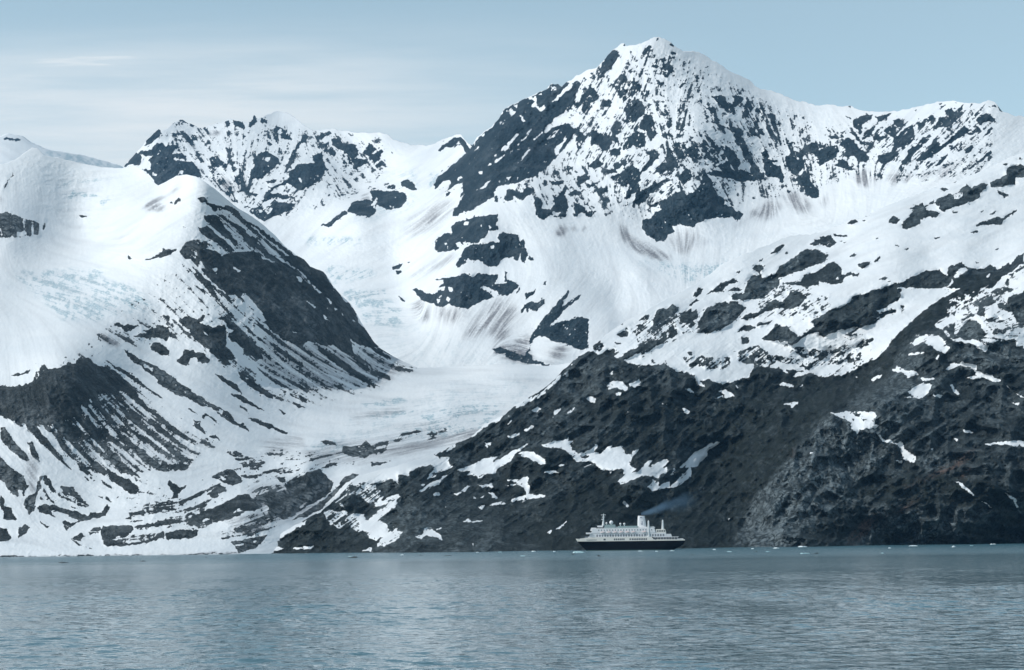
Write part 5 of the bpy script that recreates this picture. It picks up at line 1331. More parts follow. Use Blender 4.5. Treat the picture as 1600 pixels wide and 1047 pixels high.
build_land(TOP_BACK, BOT_BACK, DIST_BACK, ANG_BACK, ROCK_BACK, DIRT_BACK, ICE_BACK, None, None, None, 1.1, 0.9, 0.26, 0.030, 100,
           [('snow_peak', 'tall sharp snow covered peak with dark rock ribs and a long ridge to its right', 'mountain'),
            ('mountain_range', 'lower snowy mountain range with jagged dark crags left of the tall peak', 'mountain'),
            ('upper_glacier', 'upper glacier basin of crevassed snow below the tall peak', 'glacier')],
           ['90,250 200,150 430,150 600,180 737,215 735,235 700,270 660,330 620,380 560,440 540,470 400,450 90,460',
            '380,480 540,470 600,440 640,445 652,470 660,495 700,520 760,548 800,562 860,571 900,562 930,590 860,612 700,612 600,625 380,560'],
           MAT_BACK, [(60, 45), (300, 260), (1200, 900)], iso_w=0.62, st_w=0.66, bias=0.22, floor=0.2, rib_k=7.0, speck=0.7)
build_land(TOP_LEFT, BOT_LEFT, DIST_LEFT, ANG_LEFT, ROCK_LEFT, DIRT_LEFT, ICE_LEFT, PALE_LEFT, None, None, 1.1, 0.4, 0.18, 0.025, 300,
           [('snowy_mountain', 'broad snowy mountain with a pyramid summit and dark scree slopes on the left', 'mountain'),
            ('glacier', 'white glacier tongue winding down the valley with blue crevasses', 'glacier'),
            ('moraine', 'low grey moraine hills streaked with snow below the glacier', 'hill'),
            ('beach', 'flat snow covered beach along the left shore', 'beach')],
           ['452,660 520,634 600,604 652,575 700,560 945,540 945,600 860,645 760,710 640,735 560,742 520,722 455,698',
            '150,835 200,815 240,785 262,745 330,712 455,698 520,722 560,742 640,735 700,742 560,795 500,842 420,868 375,866 382,842 340,838 300,848 250,846 200,858 165,850',
            '-430,890 -430,855 0,848 60,842 110,835 150,835 165,850 200,858 250,846 300,848 340,838 382,842 375,866 372,890'],
           MAT_LEFT, [(40, 30), (200, 170), (700, 520)], iso_w=0.42, st_w=0.5, sw_w=0.75, sw_len=48, bias=0.06, rib_k=2.5, speck=0.2, ragged=0.12)
build_land(TOP_RIGHT, BOT_RIGHT, DIST_RIGHT, ANG_RIGHT, ROCK_RIGHT, 'z .0 0,0 1,1 2,0', None, PALE_RIGHT, VEG_SHADE_RIGHT, RED_RIGHT, 1.1, 0.8, 0.42, 0.030, 500,
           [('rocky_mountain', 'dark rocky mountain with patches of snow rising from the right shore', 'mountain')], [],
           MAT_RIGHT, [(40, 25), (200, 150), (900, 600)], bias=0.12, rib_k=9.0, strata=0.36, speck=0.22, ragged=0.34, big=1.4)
TOP_FAR = pts('z', '-110,225 -60,218 0,213 12,208 35,212 48,222 62,228 70,232 90,236 120,240 145,246 170,253 200,263 240,280 340,320')
BOT_FAR = pts('z', '-110,360 340,380')
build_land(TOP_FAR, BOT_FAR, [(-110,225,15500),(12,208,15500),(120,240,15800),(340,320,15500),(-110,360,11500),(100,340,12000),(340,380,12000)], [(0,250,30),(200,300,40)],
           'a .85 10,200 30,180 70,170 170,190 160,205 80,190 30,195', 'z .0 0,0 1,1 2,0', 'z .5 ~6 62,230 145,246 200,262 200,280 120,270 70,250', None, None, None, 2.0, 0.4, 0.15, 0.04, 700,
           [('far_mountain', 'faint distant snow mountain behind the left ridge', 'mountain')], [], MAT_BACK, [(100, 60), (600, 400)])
# ------------------------------------------------------------------ water
def water_material():
    mt, nt = mat_new('fjord_water'); g = NT(nt)
    pos = g.n('ShaderNodeNewGeometry').outputs['Position']
    w2 = g.noise(g.mapping(pos, (0.30, 0.22, 1), 0.25), 1.0, 2, 0.5)
    w3 = g.noise(g.mapping(pos, (0.9, 1.0, 1), -0.3), 1.0, 2, 0.5)
    patch = g.noise(g.mapping(pos, (0.0016, 0.0045, 1)), 1.0, 4, 0.6)
    h = g.math('ADD', g.math('MULTIPLY', w2, 0.45), g.math('MULTIPLY', w3, 0.10))
    bs = g.n('ShaderNodeBsdfPrincipled')
    bs.inputs['Base Color'].default_value = (0.060, 0.136, 0.165, 1)
    bs.inputs['IOR'].default_value = 1.333
    syz = g.n('ShaderNodeSeparateXYZ'); g.link(pos, syz.inputs[0])
    far = g.ramp(g.math('ADD', syz.outputs[1], g.math('MULTIPLY', patch, 900.0)), 2300, 3000, 0.0, 0.12)
    g.link(g.math('ADD', far, g.ramp(g.math('ADD', syz.outputs[1], g.math('MULTIPLY', patch, 500.0)), 600, 1900, 0.04, 0.15)), bs.inputs['Roughness'])
    bmp = g.n('ShaderNodeBump')
    g.link(h, bmp.inputs['Height']); bmp.inputs['Distance'].default_value = 1.0
    g.link(g.ramp(patch, 0.3, 0.7, 0.55, 0.95), bmp.inputs['Strength'])
    g.link(bmp.outputs['Normal'], bs.inputs['Normal'])
    out = g.n('ShaderNodeOutputMaterial'); g.link(bs.outputs[0], out.inputs[0])
    return mt


# wave field: real swell and chop in the near water, dying out where the waves are too small to see
WX0, WX1, WY0, WY1 = -520.0, 520.0, 255.0, 1800.0
gx_ = np.arange(WX0, WX1 + 0.1, 1.6); gy_ = [WY0]
while gy_[-1] < WY1: gy_.append(gy_[-1] + max(1.0, 1.0 * (gy_[-1] / 700.0) ** 1.6))
gy_ = np.array(gy_)
wx_, wy_ = np.meshgrid(gx_, gy_)
rs = np.random.RandomState(5); hz = np.zeros_like(wx_)
for i in range(54):
    lam = math.exp(rs.uniform(math.log(2.8), math.log(13.0)))
    th = math.radians(-62 + rs.normal(0, 38)); ph = rs.uniform(0, 2 * math.pi)
    kx, ky = math.cos(th) * 2 * math.pi / lam, math.sin(th) * 2 * math.pi / lam
    hz += 0.017 * lam / (2 * math.pi) * np.sin(kx * wx_ + ky * wy_ + ph)
gust = 1.0 + 0.55 * vnoise(wx_ / 70 + 3, wy_ / 150, 77) + 0.3 * vnoise(wx_ / 24, wy_ / 60 + 9, 78)
fadey = np.clip((1780 - wy_) / 1000, 0, 1) * np.clip((wy_ - WY0) / 12, 0, 1)
fadex = np.clip((515 - np.abs(wx_)) / 30, 0, 1)
hz *= gust * fadey * fadex
nr_, nc_ = hz.shape
co = np.stack([wx_.ravel(), wy_.ravel(), hz.ravel()], 1)
ix_ = np.arange(nr_ * nc_).reshape(nr_, nc_)
q_ = np.stack([ix_[:-1, :-1], ix_[:-1, 1:], ix_[1:, 1:], ix_[1:, :-1]], -1).reshape(-1, 4)
ex, ey = gx_[-1], gy_[-1]
outer = np.array([(-6000, -500, 0), (6000, -500, 0), (6000, 9000, 0), (-6000, 9000, 0)], float)
n0 = len(co); co = np.concatenate([co, outer])
c00, c01, c11, c10 = ix_[0, 0], ix_[0, -1], ix_[-1, -1], ix_[-1, 0]
ring = np.array([(n0, n0 + 1, c01, c00), (n0 + 1, n0 + 2, c11, c01), (n0 + 2, n0 + 3, c10, c11), (n0 + 3, n0, c00, c10)])
q_ = np.concatenate([q_, ring])
me = bpy.data.meshes.new('water')
me.vertices.add(len(co)); me.vertices.foreach_set('co', co.astype(np.float32).ravel())
me.loops.add(len(q_) * 4); me.loops.foreach_set('vertex_index', q_.astype(np.int32).ravel())
me.polygons.add(len(q_)); me.polygons.foreach_set('loop_start', np.arange(0, len(q_) * 4, 4, dtype=np.int32))
me.polygons.foreach_set('use_smooth', np.concatenate([np.ones(len(q_) - 4, bool), np.zeros(4, bool)]))
me.update(calc_edges=True)
water = bpy.data.objects.new('water', me); COL.objects.link(water)
me.materials.append(water_material())
tag(water, 'rippled grey blue fjord water reflecting the snow and dark rock', 'water', kind='structure')

# ------------------------------------------------------------------ air
bm = bmesh.new()
r = bmesh.ops.create_cube(bm, size=1.0)
bmesh.ops.scale(bm, vec=(18000, 18200, 3510), verts=bm.verts)
bmesh.ops.translate(bm, vec=(0, 8300, 1745), verts=bm.verts)
me = bpy.data.meshes.new('haze'); bm.to_mesh(me); bm.free()
haze = bpy.data.objects.new('haze', me); COL.objects.link(haze)
mt, nt = mat_new('thin_blue_air'); g = NT(nt)
pv = g.n('ShaderNodeVolumePrincipled')
pv.inputs['Color'].default_value = (0.26, 0.60, 1.0, 1)
pv.inputs['Density'].default_value = 0.95e-5
pv.inputs['Anisotropy'].default_value = 0.1
out = g.n('ShaderNodeOutputMaterial'); g.link(pv.outputs[0], out.inputs['Volume'])
me.materials.append(mt)
tag(haze, 'thin bluish haze over the whole fjord', 'haze', kind='stuff')

# ------------------------------------------------------------------ sun and sky
SUN_EL = math.radians(41); SUN_AZ = math.radians(252)     # compass bearing of the sun, north = +Y
sd = Vector((math.sin(SUN_AZ) * math.cos(SUN_EL), math.cos(SUN_AZ) * math.cos(SUN_EL), math.sin(SUN_EL)))
sun_data = bpy.data.lights.new('sun', 'SUN')
sun_data.energy = 2.7; sun_data.angle = math.radians(0.5); sun_data.color = (1.0, 0.99, 0.95)
sun = bpy.data.objects.new('sun', sun_data); COL.objects.link(sun)
sun.rotation_euler = sd.to_track_quat('Z', 'Y').to_euler()

W = bpy.data.worlds.new('World'); S.world = W; W.use_nodes = True
nt = W.node_tree; nt.nodes.clear(); g = NT(nt)
sky = g.n('ShaderNodeTexSky', sky_type='NISHITA')
sky.sun_disc = False; sky.sun_elevation = SUN_EL; sky.sun_rotation = SUN_AZ
sky.air_density = 1.0; sky.dust_density = 0.6; sky.ozone_density = 1.5
tc = g.n('ShaderNodeTexCoord').outputs['Generated']
sp = g.n('ShaderNodeSeparateXYZ'); g.link(tc, sp.inputs[0])
dx, dy, dz = sp.outputs
ay = g.math('MAXIMUM', g.math('ABSOLUTE', dy), 0.05)
az = g.math('DIVIDE', dx, ay); el = g.math('DIVIDE', dz, ay)
cb = g.n('ShaderNodeCombineXYZ'); g.link(az, cb.inputs[0]); g.link(el, cb.inputs[1])
cn = g.noise(g.mapping(cb.outputs[0], (5, 60, 1), 0.05), 1.0, 6, 0.6)
cn2 = g.noise(g.mapping(cb.outputs[0], (3, 14, 1)), 1.0, 4, 0.5)
# a wedge of thin cirrus low in the west, thinning eastwards
top_edge = g.math('MULTIPLY_ADD', az, -0.03); 
e1 = g.math('SUBTRACT', el, g.math('MULTIPLY', g.math('SUBTRACT', cn, 0.5), 0.05))
band = g.math('MULTIPLY', g.ramp(e1, 0.205, 0.230), g.ramp(e1, 0.248, 0.258, 1.0, 0.0))
west = g.ramp(az, -0.11, -0.17, 0.0, 1.0)
for nd in nt.nodes:
    pass
veil = g.math('MULTIPLY', g.math('MULTIPLY', g.ramp(el, 0.290, 0.235, 0.0, 1.0), g.ramp(az, 0.14, -0.16, 0.0, 1.0)), g.ramp(cn, 0.3, 0.7, 0.4, 0.9))
cirrus = g.math('MULTIPLY', g.math('MULTIPLY', band, west), g.ramp(cn, 0.3, 0.7, 0.35, 0.85))
thin = g.math('MULTIPLY', g.ramp(cn2, 0.48, 0.8, 0.0, 0.22), g.ramp(el, 0.30, 0.2, 0.2, 1.0))
fac = g.math('MAXIMUM', g.math('MAXIMUM', veil, cirrus), thin, True)
hsv = g.n('ShaderNodeHueSaturation'); hsv.inputs['Saturation'].default_value = 0.70; hsv.inputs['Hue'].default_value = 0.468; hsv.inputs['Value'].default_value = 1.0
g.link(sky.outputs[0], hsv.inputs['Color'])
cloud = g.mix(fac, hsv.outputs[0], (5.5, 5.8, 5.95))
bg = g.n('ShaderNodeBackground'); g.link(cloud, bg.inputs['Color']); bg.inputs['Strength'].default_value = 0.145
wo = g.n('ShaderNodeOutputWorld'); g.link(bg.outputs[0], wo.inputs['Surface'])

S.view_settings.view_transform = 'Standard'; S.view_settings.look = 'None'
S.view_settings.exposure = 0.12; S.view_settings.gamma = 1.0
S.cycles.volume_bounces = 0; S.cycles.max_bounces = 6
# ------------------------------------------------------------------ cruise ship
M_BLACK = plain('black_hull_paint', (0.005, 0.005, 0.007), 0.65, 0.08, 0.25, 0.08)
M_WHITE = plain('ship_white_paint', (0.80, 0.80, 0.81), 0.45, 0.4, 0.08, 0.10)
M_CREAM = plain('cream_hull_band', (0.80, 0.77, 0.71), 0.45, 0.4, 0.06, 0.10)
M_TEAL = plain('green_tinted_glass', (0.30, 0.40, 0.41), 0.2, 0.5, 0.2, 0.3)
M_GLASS = plain('dark_window_glass', (0.10, 0.115, 0.13), 0.15, 0.5)
M_PANE = plain('pale_cabin_glass', (0.22, 0.24, 0.27), 0.2, 0.5)
M_DECK = plain('grey_blue_deck', (0.17, 0.20, 0.24), 0.7, 0.3, 0.2, 0.2)
M_RED = plain('boat_topping', (0.72, 0.56, 0.53), 0.5, 0.4, 0.1, 0.5)
M_SOOT = plain('funnel_soot', (0.03, 0.03, 0.035), 0.8, 0.2)
M_GREYM = plain('mast_grey_white', (0.62, 0.65, 0.66), 0.5, 0.4, 0.1, 0.3)
M_MARK = plain('funnel_emblem_blue', (0.16, 0.18, 0.26), 0.5, 0.4)
M_BOOT = plain('boot_topping_green', (0.05, 0.09, 0.075), 0.6, 0.3)

wl = on_water(982, 859.8)
PX_M = wl.y / F_PX                       # metres per survey unit at the ship
ship = bpy.data.objects.new('cruise_ship', None); COL.objects.link(ship)
SHIP_X0 = 82.5                           # ship's origin is amidships, bow at -x


def sx(v): return (v - SHIP_X0) * PX_M
def sz(v): return v * PX_M


ship.location = (wl.x, wl.y, 0)
ship.rotation_euler = (0, 0, math.radians(-2.0))
tag(ship, 'black hulled white cruise ship under way with a tall white funnel', 'ship')


def part(name, bm, mat, parent=ship, bevel=0.0, sm=False):
    bmesh.ops.recalc_face_normals(bm, faces=bm.faces)
    if bevel:
        bmesh.ops.bevel(bm, geom=[e for e in bm.edges if e.is_manifold], offset=bevel, segments=2, affect='EDGES', clamp_overlap=True)
    me = bpy.data.meshes.new(name); bm.to_mesh(me); bm.free()
    me.materials.append(mat)
    o = bpy.data.objects.new(name, me); COL.objects.link(o); o.parent = parent
    if sm: smooth(o)
    return o


def box(bm, x0, x1, hy, z0, z1, y0=None, y1=None, rake0=0.0, rake1=0.0):
    """block in ship units; rake moves the top edge of the fore (0) or aft (1) face"""
    ya, yb = (-hy, hy) if y0 is None else (y0, y1)
    c = [(x0, ya, z0), (x1, ya, z0), (x1, yb, z0), (x0, yb, z0), (x0 + rake0, ya, z1), (x1 + rake1, ya, z1), (x1 + rake1, yb, z1), (x0 + rake0, yb, z1)]
    vs = [bm.verts.new((sx(x), y * PX_M, sz(z))) for x, y, z in c]
    for f in ((0, 1, 2, 3), (4, 5, 6, 7), (0, 1, 5, 4), (1, 2, 6, 5), (2, 3, 7, 6), (3, 0, 4, 7)):
        bm.faces.new([vs[i] for i in f])


def blk(*a, **k):
    bm = bmesh.new(); box(bm, *a, **k); return bm


def loft(secs, cap=True):
    """closed loops of (x, y, z) in ship units"""
    bm = bmesh.new(); rows = []
    for s in secs: rows.append([bm.verts.new((sx(x), y * PX_M, sz(z))) for x, y, z in s])
    n = len(rows[0])
    for a, b in zip(rows, rows[1:]):
        for i in range(n): bm.faces.new((a[i], a[(i + 1) % n], b[(i + 1) % n], b[i]))
    if cap:
        bm.faces.new(rows[0]); bm.faces.new(rows[-1])
    return bm


BEAM = 10.4
bow_x = lambda z: np.interp(z, [-3, 0, 4, 9, 14.2, 18, 20.5], [19, 17, 13.2, 8.3, 3.6, 0.9, 0.0])
stern_x = lambda z: np.interp(z, [-3, 0, 3, 7, 11, 14.2, 20.5], [148, 152, 159, 166, 169.3, 170, 169.5])


def half(t, z):
    fine = np.interp(z, [0, 14, 20], [0.36, 0.26, 0.22])
    f = min(1.0, (t / fine)) ** (0.62 if z > 8 else 0.85)
    a = 1.0 if t < 0.80 else 1 - (np.interp(z, [0, 14], [0.62, 0.30])) * ((t - 0.80) / 0.20) ** 1.7
    return max(0.02, BEAM * math.sin(f * math.pi / 2) * a)


def hull_band(zs, t0=0.0, t1=1.0, n=46, inset=0.0):
    bm = bmesh.new(); sides = []
    ts = [t0 + (t1 - t0) * i / n for i in range(n + 1)]
    for sg in (-1, 1):
        g_ = []
        for z in zs:
            row = []
            for t in ts:
                zz = z(t) if callable(z) else z
                x = bow_x(zz) + (stern_x(zz) - bow_x(zz)) * t
                row.append(bm.verts.new((sx(x), sg * (half(t, zz) - inset) * PX_M, sz(zz))))
            g_.append(row)
        for a, b in zip(g_, g_[1:]):
            for i in range(n): bm.faces.new((a[i], a[i + 1], b[i + 1], b[i]))
        sides.append(g_)
    L, R_ = sides
    for i in range(n): bm.faces.new((L[-1][i], L[-1][i + 1], R_[-1][i + 1], R_[-1][i]))
    for e in (0, n):
        for k in range(len(zs) - 1): bm.faces.new((L[k][e], L[k + 1][e], R_[k + 1][e], R_[k][e]))
    return bm


hull = part('hull', hull_band([-3, 0.7, 4, 8, 11.5, 14.2]), M_BLACK, sm=False)
part('waterline_stripe', hull_band([-0.4, 0.68], inset=-0.06), M_BOOT, hull)
top_white = lambda t: float(np.interp(t, [0, 0.03, 0.07, 0.12, 0.70, 0.705, 1.0], [18.6, 18.3, 19.3, 20.3, 20.3, 16.4, 16.0]))
part('upper_hull', hull_band([14.22, lambda t: 14.22 + (top_white(t) - 14.22) * 0.5, top_white], inset=-0.03, n=90), M_CREAM)
part('foredeck', blk(5, 20, 5, 18.2, 18.9), M_DECK)
part('winch_house', blk(15, 20.5, 4.6, 19.0, 21.6), M_DECK, bevel=0.2)
part('breakwater', blk(20.2, 26, 7.6, 20.1, 22.6, rake0=1.2), M_WHITE, bevel=0.3)
part('promenade_deck', blk(22, 141, 8.6, 20.32, 26.5, rake0=1.0), M_WHITE, bevel=0.3)
part('boat_deck', blk(25, 125, 8.9, 26.52, 34.0, rake0=2.0, rake1=-2), M_WHITE, bevel=0.4)
part('bridge_wing', blk(17.0, 25.5, 10.9, 25.4, 27.9, rake0=-0.3), M_WHITE, bevel=0.3)
wh = part('wheelhouse', blk(23.5, 33.5, 8.0, 30.4, 35.3, rake0=1.6, rake1=-0.4), M_WHITE, bevel=0.4)
part('window', blk(23.2, 33.0, 7.3, 32.1, 33.6, rake0=0.5), M_GLASS, wh)
part('signal_platform', blk(35.3, 43.5, 4.5, 36.0, 38.5, rake0=-1.0), M_WHITE, bevel=0.3)
part('pool_roof', blk(45, 63.5, 6.4, 34.02, 39.9, rake0=1.8, rake1=-0.8), M_TEAL, bevel=0.5)
part('sun_deck_screen', blk(66, 97.5, 6.9, 34.02, 37.6, rake0=1.0), M_TEAL, bevel=0.4)
part('sports_deck', blk(63.6, 96, 4.0, 34.02, 36.4), M_GREYM, bevel=0.3)
part('aft_house', blk(111, 124.6, 7.6, 34.02, 36.2, rake1=-2.0), M_GREYM, bevel=0.3)
part('aft_terrace', blk(125.2, 141.2, 8.0, 26.52, 32.0, rake1=-1.5), M_CREAM, bevel=0.4)
part('stern_terrace', blk(141.2, 150, 8.4, 20.4, 24.6, rake1=-1.5), M_WHITE, bevel=0.3)
st = part('stern_deck', blk(121, 160.5, 8.7, 19.5, 20.35, rake1=-0.8), M_WHITE, bevel=0.15)
part('stern_opening_shade', blk(120.5, 158, 7.2, 16.1, 19.48), M_GLASS)  # dark block stands in for the shade inside the open promenade
for k in range(9):
    x = 123.5 + k * 4.3
    for sg in (-1, 1): part('stanchion', blk(x, x + 0.45, 0, 16.2, 19.5, y0=sg * 8.4 - 0.2, y1=sg * 8.4 + 0.2), M_WHITE, st)
part('stern_rail', blk(159, 167.5, 6.0, 16.0, 17.3), M_WHITE, bevel=0.2)
# windows: a row along the white hull band and two rows on the deckhouses
hw = [44.0, 45.2] + [60 + 2.9 * i for i in range(6)] + [84.2] + [87.5 + 2.7 * i for i in range(9)] + [123.0]
wcount = 0
first = {}


def window(x, w, z0, z1, y, mt_=None):
    key = (w, z0, z1)
    if key not in first:
        bm = bmesh.new()
        c = (w / 2 * PX_M, 0.12, (z1 - z0) / 2 * PX_M)
        bmesh.ops.create_cube(bm, size=2.0); bmesh.ops.scale(bm, vec=c, verts=bm.verts)
        o = part('window', bm, mt_ or M_GLASS); first[key] = o
    else:
        o = first[key].copy(); COL.objects.link(o); o.parent = ship
    o.location = (sx(x + w / 2), y * PX_M, sz((z0 + z1) / 2))


for x in hw:
    t = (x - 1) / 168.0
    window(x, 2.0, 15.7, 18.3, -half(t, 17) - 0.02)
for i in range(9): window(18 + i * 1.75, 0.9, 15.9, 17.0, -half((18 + i * 1.75) / 168.0, 16.5) - 0.05)
for i in range(26): window(33 + i * 4.1, 2.5, 21.2, 24.6, -8.62, M_PANE)
for i in range(20): window(36 + i * 4.3, 1.5, 30.3, 32.2, -8.92, M_PANE)
for i in range(4): window(127 + i * 3.4, 2.2, 28.0, 30.4, -8.02)
# lifeboats hung along both sides
bx = [43, 52.5, 62, 71.5, 81, 90.5, 107]
base_boat = None
for x in bx:
    for sg in (-1, 1):
        if base_boat is None:
            L_ = 3.9; secs = []
            for i in range(9):
                u = -1 + 2 * i / 8; w = 1.15 * max(0.08, (1 - abs(u) ** 2.6)); keel = -1.2 + 0.5 * abs(u) ** 3
                secs.append([(SHIP_X0 + u * L_, -w, 0.25), (SHIP_X0 + u * L_, -w * 0.75, keel * 0.6), (SHIP_X0 + u * L_, 0, keel), (SHIP_X0 + u * L_, w * 0.75, keel * 0.6), (SHIP_X0 + u * L_, w, 0.25)])
            boat = part('lifeboat', loft(secs), M_WHITE, sm=False)
            secs = []
            for i in range(9):
                u = -1 + 2 * i / 8; w = 1.05 * max(0.08, (1 - abs(u) ** 2.6)); h_ = 1.3 * max(0.05, (1 - abs(u) ** 4))
                secs.append([(SHIP_X0 + u * L_ * 0.95, -w, 0.27), (SHIP_X0 + u * L_ * 0.95, -w * 0.6, 0.27 + h_), (SHIP_X0 + u * L_ * 0.95, w * 0.6, 0.27 + h_), (SHIP_X0 + u * L_ * 0.95, w, 0.27)])
            canopy = part('canopy', loft(secs), M_RED, boat)
            davs = []
            for dx_ in (-2.6, 2.6):
                bm = bmesh.new(); xa, xb = SHIP_X0 + dx_ - 0.2, SHIP_X0 + dx_ + 0.2
                prof = [(0.9, -1.6), (1.3, -1.6), (1.3, 2.3), (-0.3, 2.3), (-0.3, 2.0), (0.9, 2.0)]
                va = [bm.verts.new((sx(xa), y * PX_M, sz(z))) for y, z in prof]; vb = [bm.verts.new((sx(xb), y * PX_M, sz(z))) for y, z in prof]
                bm.faces.new(va); bm.faces.new(vb)
                for i in range(6): bm.faces.new((va[i], va[(i + 1) % 6], vb[(i + 1) % 6], vb[i]))
                davs.append(part('davit', bm, M_GREYM, boat))
            base_boat = boat; o = boat
        else:
            o = base_boat.copy(); COL.objects.link(o); o.parent = ship
            for ch in (canopy, *davs):
                c = ch.copy(); COL.objects.link(c); c.parent = o
        o.location = (sx(x), sg * 10.0 * PX_M, sz(27.6))
        if sg == 1: o.rotation_euler = (0, 0, math.pi)
# funnel with its emblem and soot cap
def ell(cx, z, rx, ry, n=20, k=2.6):
    return [(cx + rx * math.copysign(abs(math.cos(a)) ** (2 / k), math.cos(a)), ry * math.copysign(abs(math.sin(a)) ** (2 / k), math.sin(a)), z) for a in [2 * math.pi * i / n for i in range(n)]]


fun = part('funnel', loft([ell(104.0, 33.5, 7.2, 4.6), ell(103.8, 38, 6.7, 4.2), ell(103.4, 46, 6.0, 3.7), ell(103.2, 53.0, 5.2, 3.3)]), M_WHITE, sm=False)
part('funnel_cap', loft([ell(103.2, 53.02, 4.6, 2.9), ell(103.2, 54.3, 4.2, 2.6)]), M_SOOT, fun)
for sg in (-1, 1):                        # small blue marks on both sides
    for pr in ([(101.6, 51.2), (103.6, 51.2), (103.6, 49.4), (101.8, 49.0)], [(104.2, 50.6), (105.0, 50.2), (104.8, 48.8), (104.2, 49.0)], [(102.4, 41.2), (105.4, 40.9), (105.0, 39.4), (102.8, 39.6)], [(103.8, 44.6), (104.8, 44.2), (104.7, 41.4), (103.8, 41.5)]):
        bm = bmesh.new()
        va = [bm.verts.new((sx(x), sg * (4.55 - (z - 33.5) * 0.062 + 0.05) * PX_M, sz(z))) for x, z in pr]
        vb = [bm.verts.new((sx(x), sg * (4.0 - (z - 33.5) * 0.062) * PX_M, sz(z))) for x, z in pr]
        bm.faces.new(va); bm.faces.new(vb)
        for i in range(4): bm.faces.new((va[i], va[(i + 1) % 4], vb[(i + 1) % 4], vb[i]))
        part('emblem', bm, M_MARK, fun)
part('funnel_base', blk(96.5, 111.0, 6.5, 34.02, 35.6), M_WHITE, bevel=0.3)


def circ(cx, z, r, n=10, cy=0.0): return [(cx + r * math.cos(2 * math.pi * i / n), cy + r * math.sin(2 * math.pi * i / n), z) for i in range(n)]


m1 = part('mast', loft([circ(43.8, 38.5, 2.1), circ(44.2, 44, 1.5), circ(44.6, 50, 1.0), circ(44.8, 57, 0.55)]), M_GREYM)
for cb_ in ((40.6, 48.2, 0.45, 54.6, 55.5), (42.0, 47.2, 0.6, 51.2, 52.2), (44.4, 45.2, 4.2, 53.2, 53.9)):
    part('crossarm', blk(*cb_), M_GREYM, m1)
part('radar', blk(41.4, 44.4, 1.6, 47.6, 48.8), M_WHITE, m1, bevel=0.1)
part('aft_mast', loft([circ(114.2, 20.3, 2.8, cy=-7.6), circ(114.2, 27, 2.2, cy=-7.6), circ(114.2, 36, 1.6, cy=-7.6), circ(114.2, 44.4, 1.1, cy=-7.6), circ(114.2, 45.6, .3, cy=-7.6)]), M_GREYM)
part('aft_mast', loft([circ(114.2, 20.3, 2.8, cy=7.6), circ(114.2, 27, 2.2, cy=7.6), circ(114.2, 36, 1.6, cy=7.6), circ(114.2, 44.4, 1.1, cy=7.6), circ(114.2, 45.6, .3, cy=7.6)]), M_GREYM)
m2 = part('stern_mast', loft([circ(136.2, 24.6, 4.6), circ(136.2, 29.5, 3.6), circ(136.3, 33, 2.0), circ(136.4, 45.2, 1.2), circ(136.4, 46.6, .3)]), M_GREYM)
for x, z, r_ in ((56.5, 43.2, 3.1), (49.0, 42.2, 1.5), (70.6, 40.9, 1.6), (76.8, 40.8, 1.6)):
    bm = bmesh.new(); bmesh.ops.create_uvsphere(bm, u_segments=16, v_segments=10, radius=r_ * PX_M)
    bmesh.ops.translate(bm, vec=(sx(x), 0, sz(z)), verts=bm.verts)
    o = part('radar_dome', bm, M_WHITE, sm=True)
    part('pedestal', loft([circ(x, 36.2, r_ * 0.5), circ(x, z - r_ * 0.6, r_ * 0.4)]), M_GREYM, o)
for sg in (-1, 1):                        # one bar of railing along each side with its posts below
    bm = bmesh.new(); n_ = 40; up_, lo_ = [], []
    prof = []
    for i in range(n_):
        x = 27 + i * 2.4
        prof += [(x, 34.75), (x, 34.0), (x + 0.15, 34.0), (x + 0.15, 34.75)]
    prof += [(27 + n_ * 2.4, 34.75), (27 + n_ * 2.4, 35.0), (27, 35.0)]
    va = [bm.verts.new((sx(x), (sg * 8.6 - 0.05) * PX_M, sz(z))) for x, z in prof]; vb = [bm.verts.new((sx(x), (sg * 8.6 + 0.05) * PX_M, sz(z))) for x, z in prof]
    bm.faces.new(va); bm.faces.new(vb)
    for i in range(len(prof)): bm.faces.new((va[i], va[(i + 1) % len(prof)], vb[(i + 1) % len(prof)], vb[i]))
    part('railing', bm, M_WHITE)

# ------------------------------------------------------------------ smoke from the funnel
a0 = ship.matrix_basis @ Vector((sx(103.2), 0, sz(55.5)))
mt, nt = mat_new('blue_exhaust_smoke'); g = NT(nt)
oc = g.n('ShaderNodeTexCoord').outputs['Object']
sp = g.n('ShaderNodeSeparateXYZ'); g.link(oc, sp.inputs[0])
SL = 98 * PX_M
t_ = g.math('DIVIDE', sp.outputs[0], SL)
nz = g.noise(g.mapping(oc, (0.035, 0.05, 0.06)), 1.0, 4, 0.6)
cx_ = g.math('MULTIPLY', sp.outputs[0], 0.27)
rad = g.math('ADD', g.math('MULTIPLY', sp.outputs[0], 0.21), 4.2)
dz_ = g.math('DIVIDE', g.math('SUBTRACT', sp.outputs[2], cx_), rad)
dy_ = g.math('DIVIDE', sp.outputs[1], rad)
rr = g.math('SQRT', g.math('ADD', g.math('MULTIPLY', dz_, dz_), g.math('MULTIPLY', dy_, dy_)))
edge = g.ramp(g.math('ADD', rr, g.math('MULTIPLY', g.math('SUBTRACT', nz, 0.5), 1.4)), 0.25, 0.95, 1.0, 0.0)
fall = g.math('MULTIPLY', g.ramp(t_, 0.0, 1.0, 1.0, 0.0), g.ramp(t_, 0.0, 0.5, 0.075, 0.030))
pv = g.n('ShaderNodeVolumePrincipled'); pv.inputs['Color'].default_value = (0.34, 0.58, 0.85, 1)
g.link(g.math('MULTIPLY', edge, fall), pv.inputs['Density'])
out = g.n('ShaderNodeOutputMaterial'); g.link(pv.outputs[0], out.inputs['Volume'])
bm = bmesh.new(); rows = []
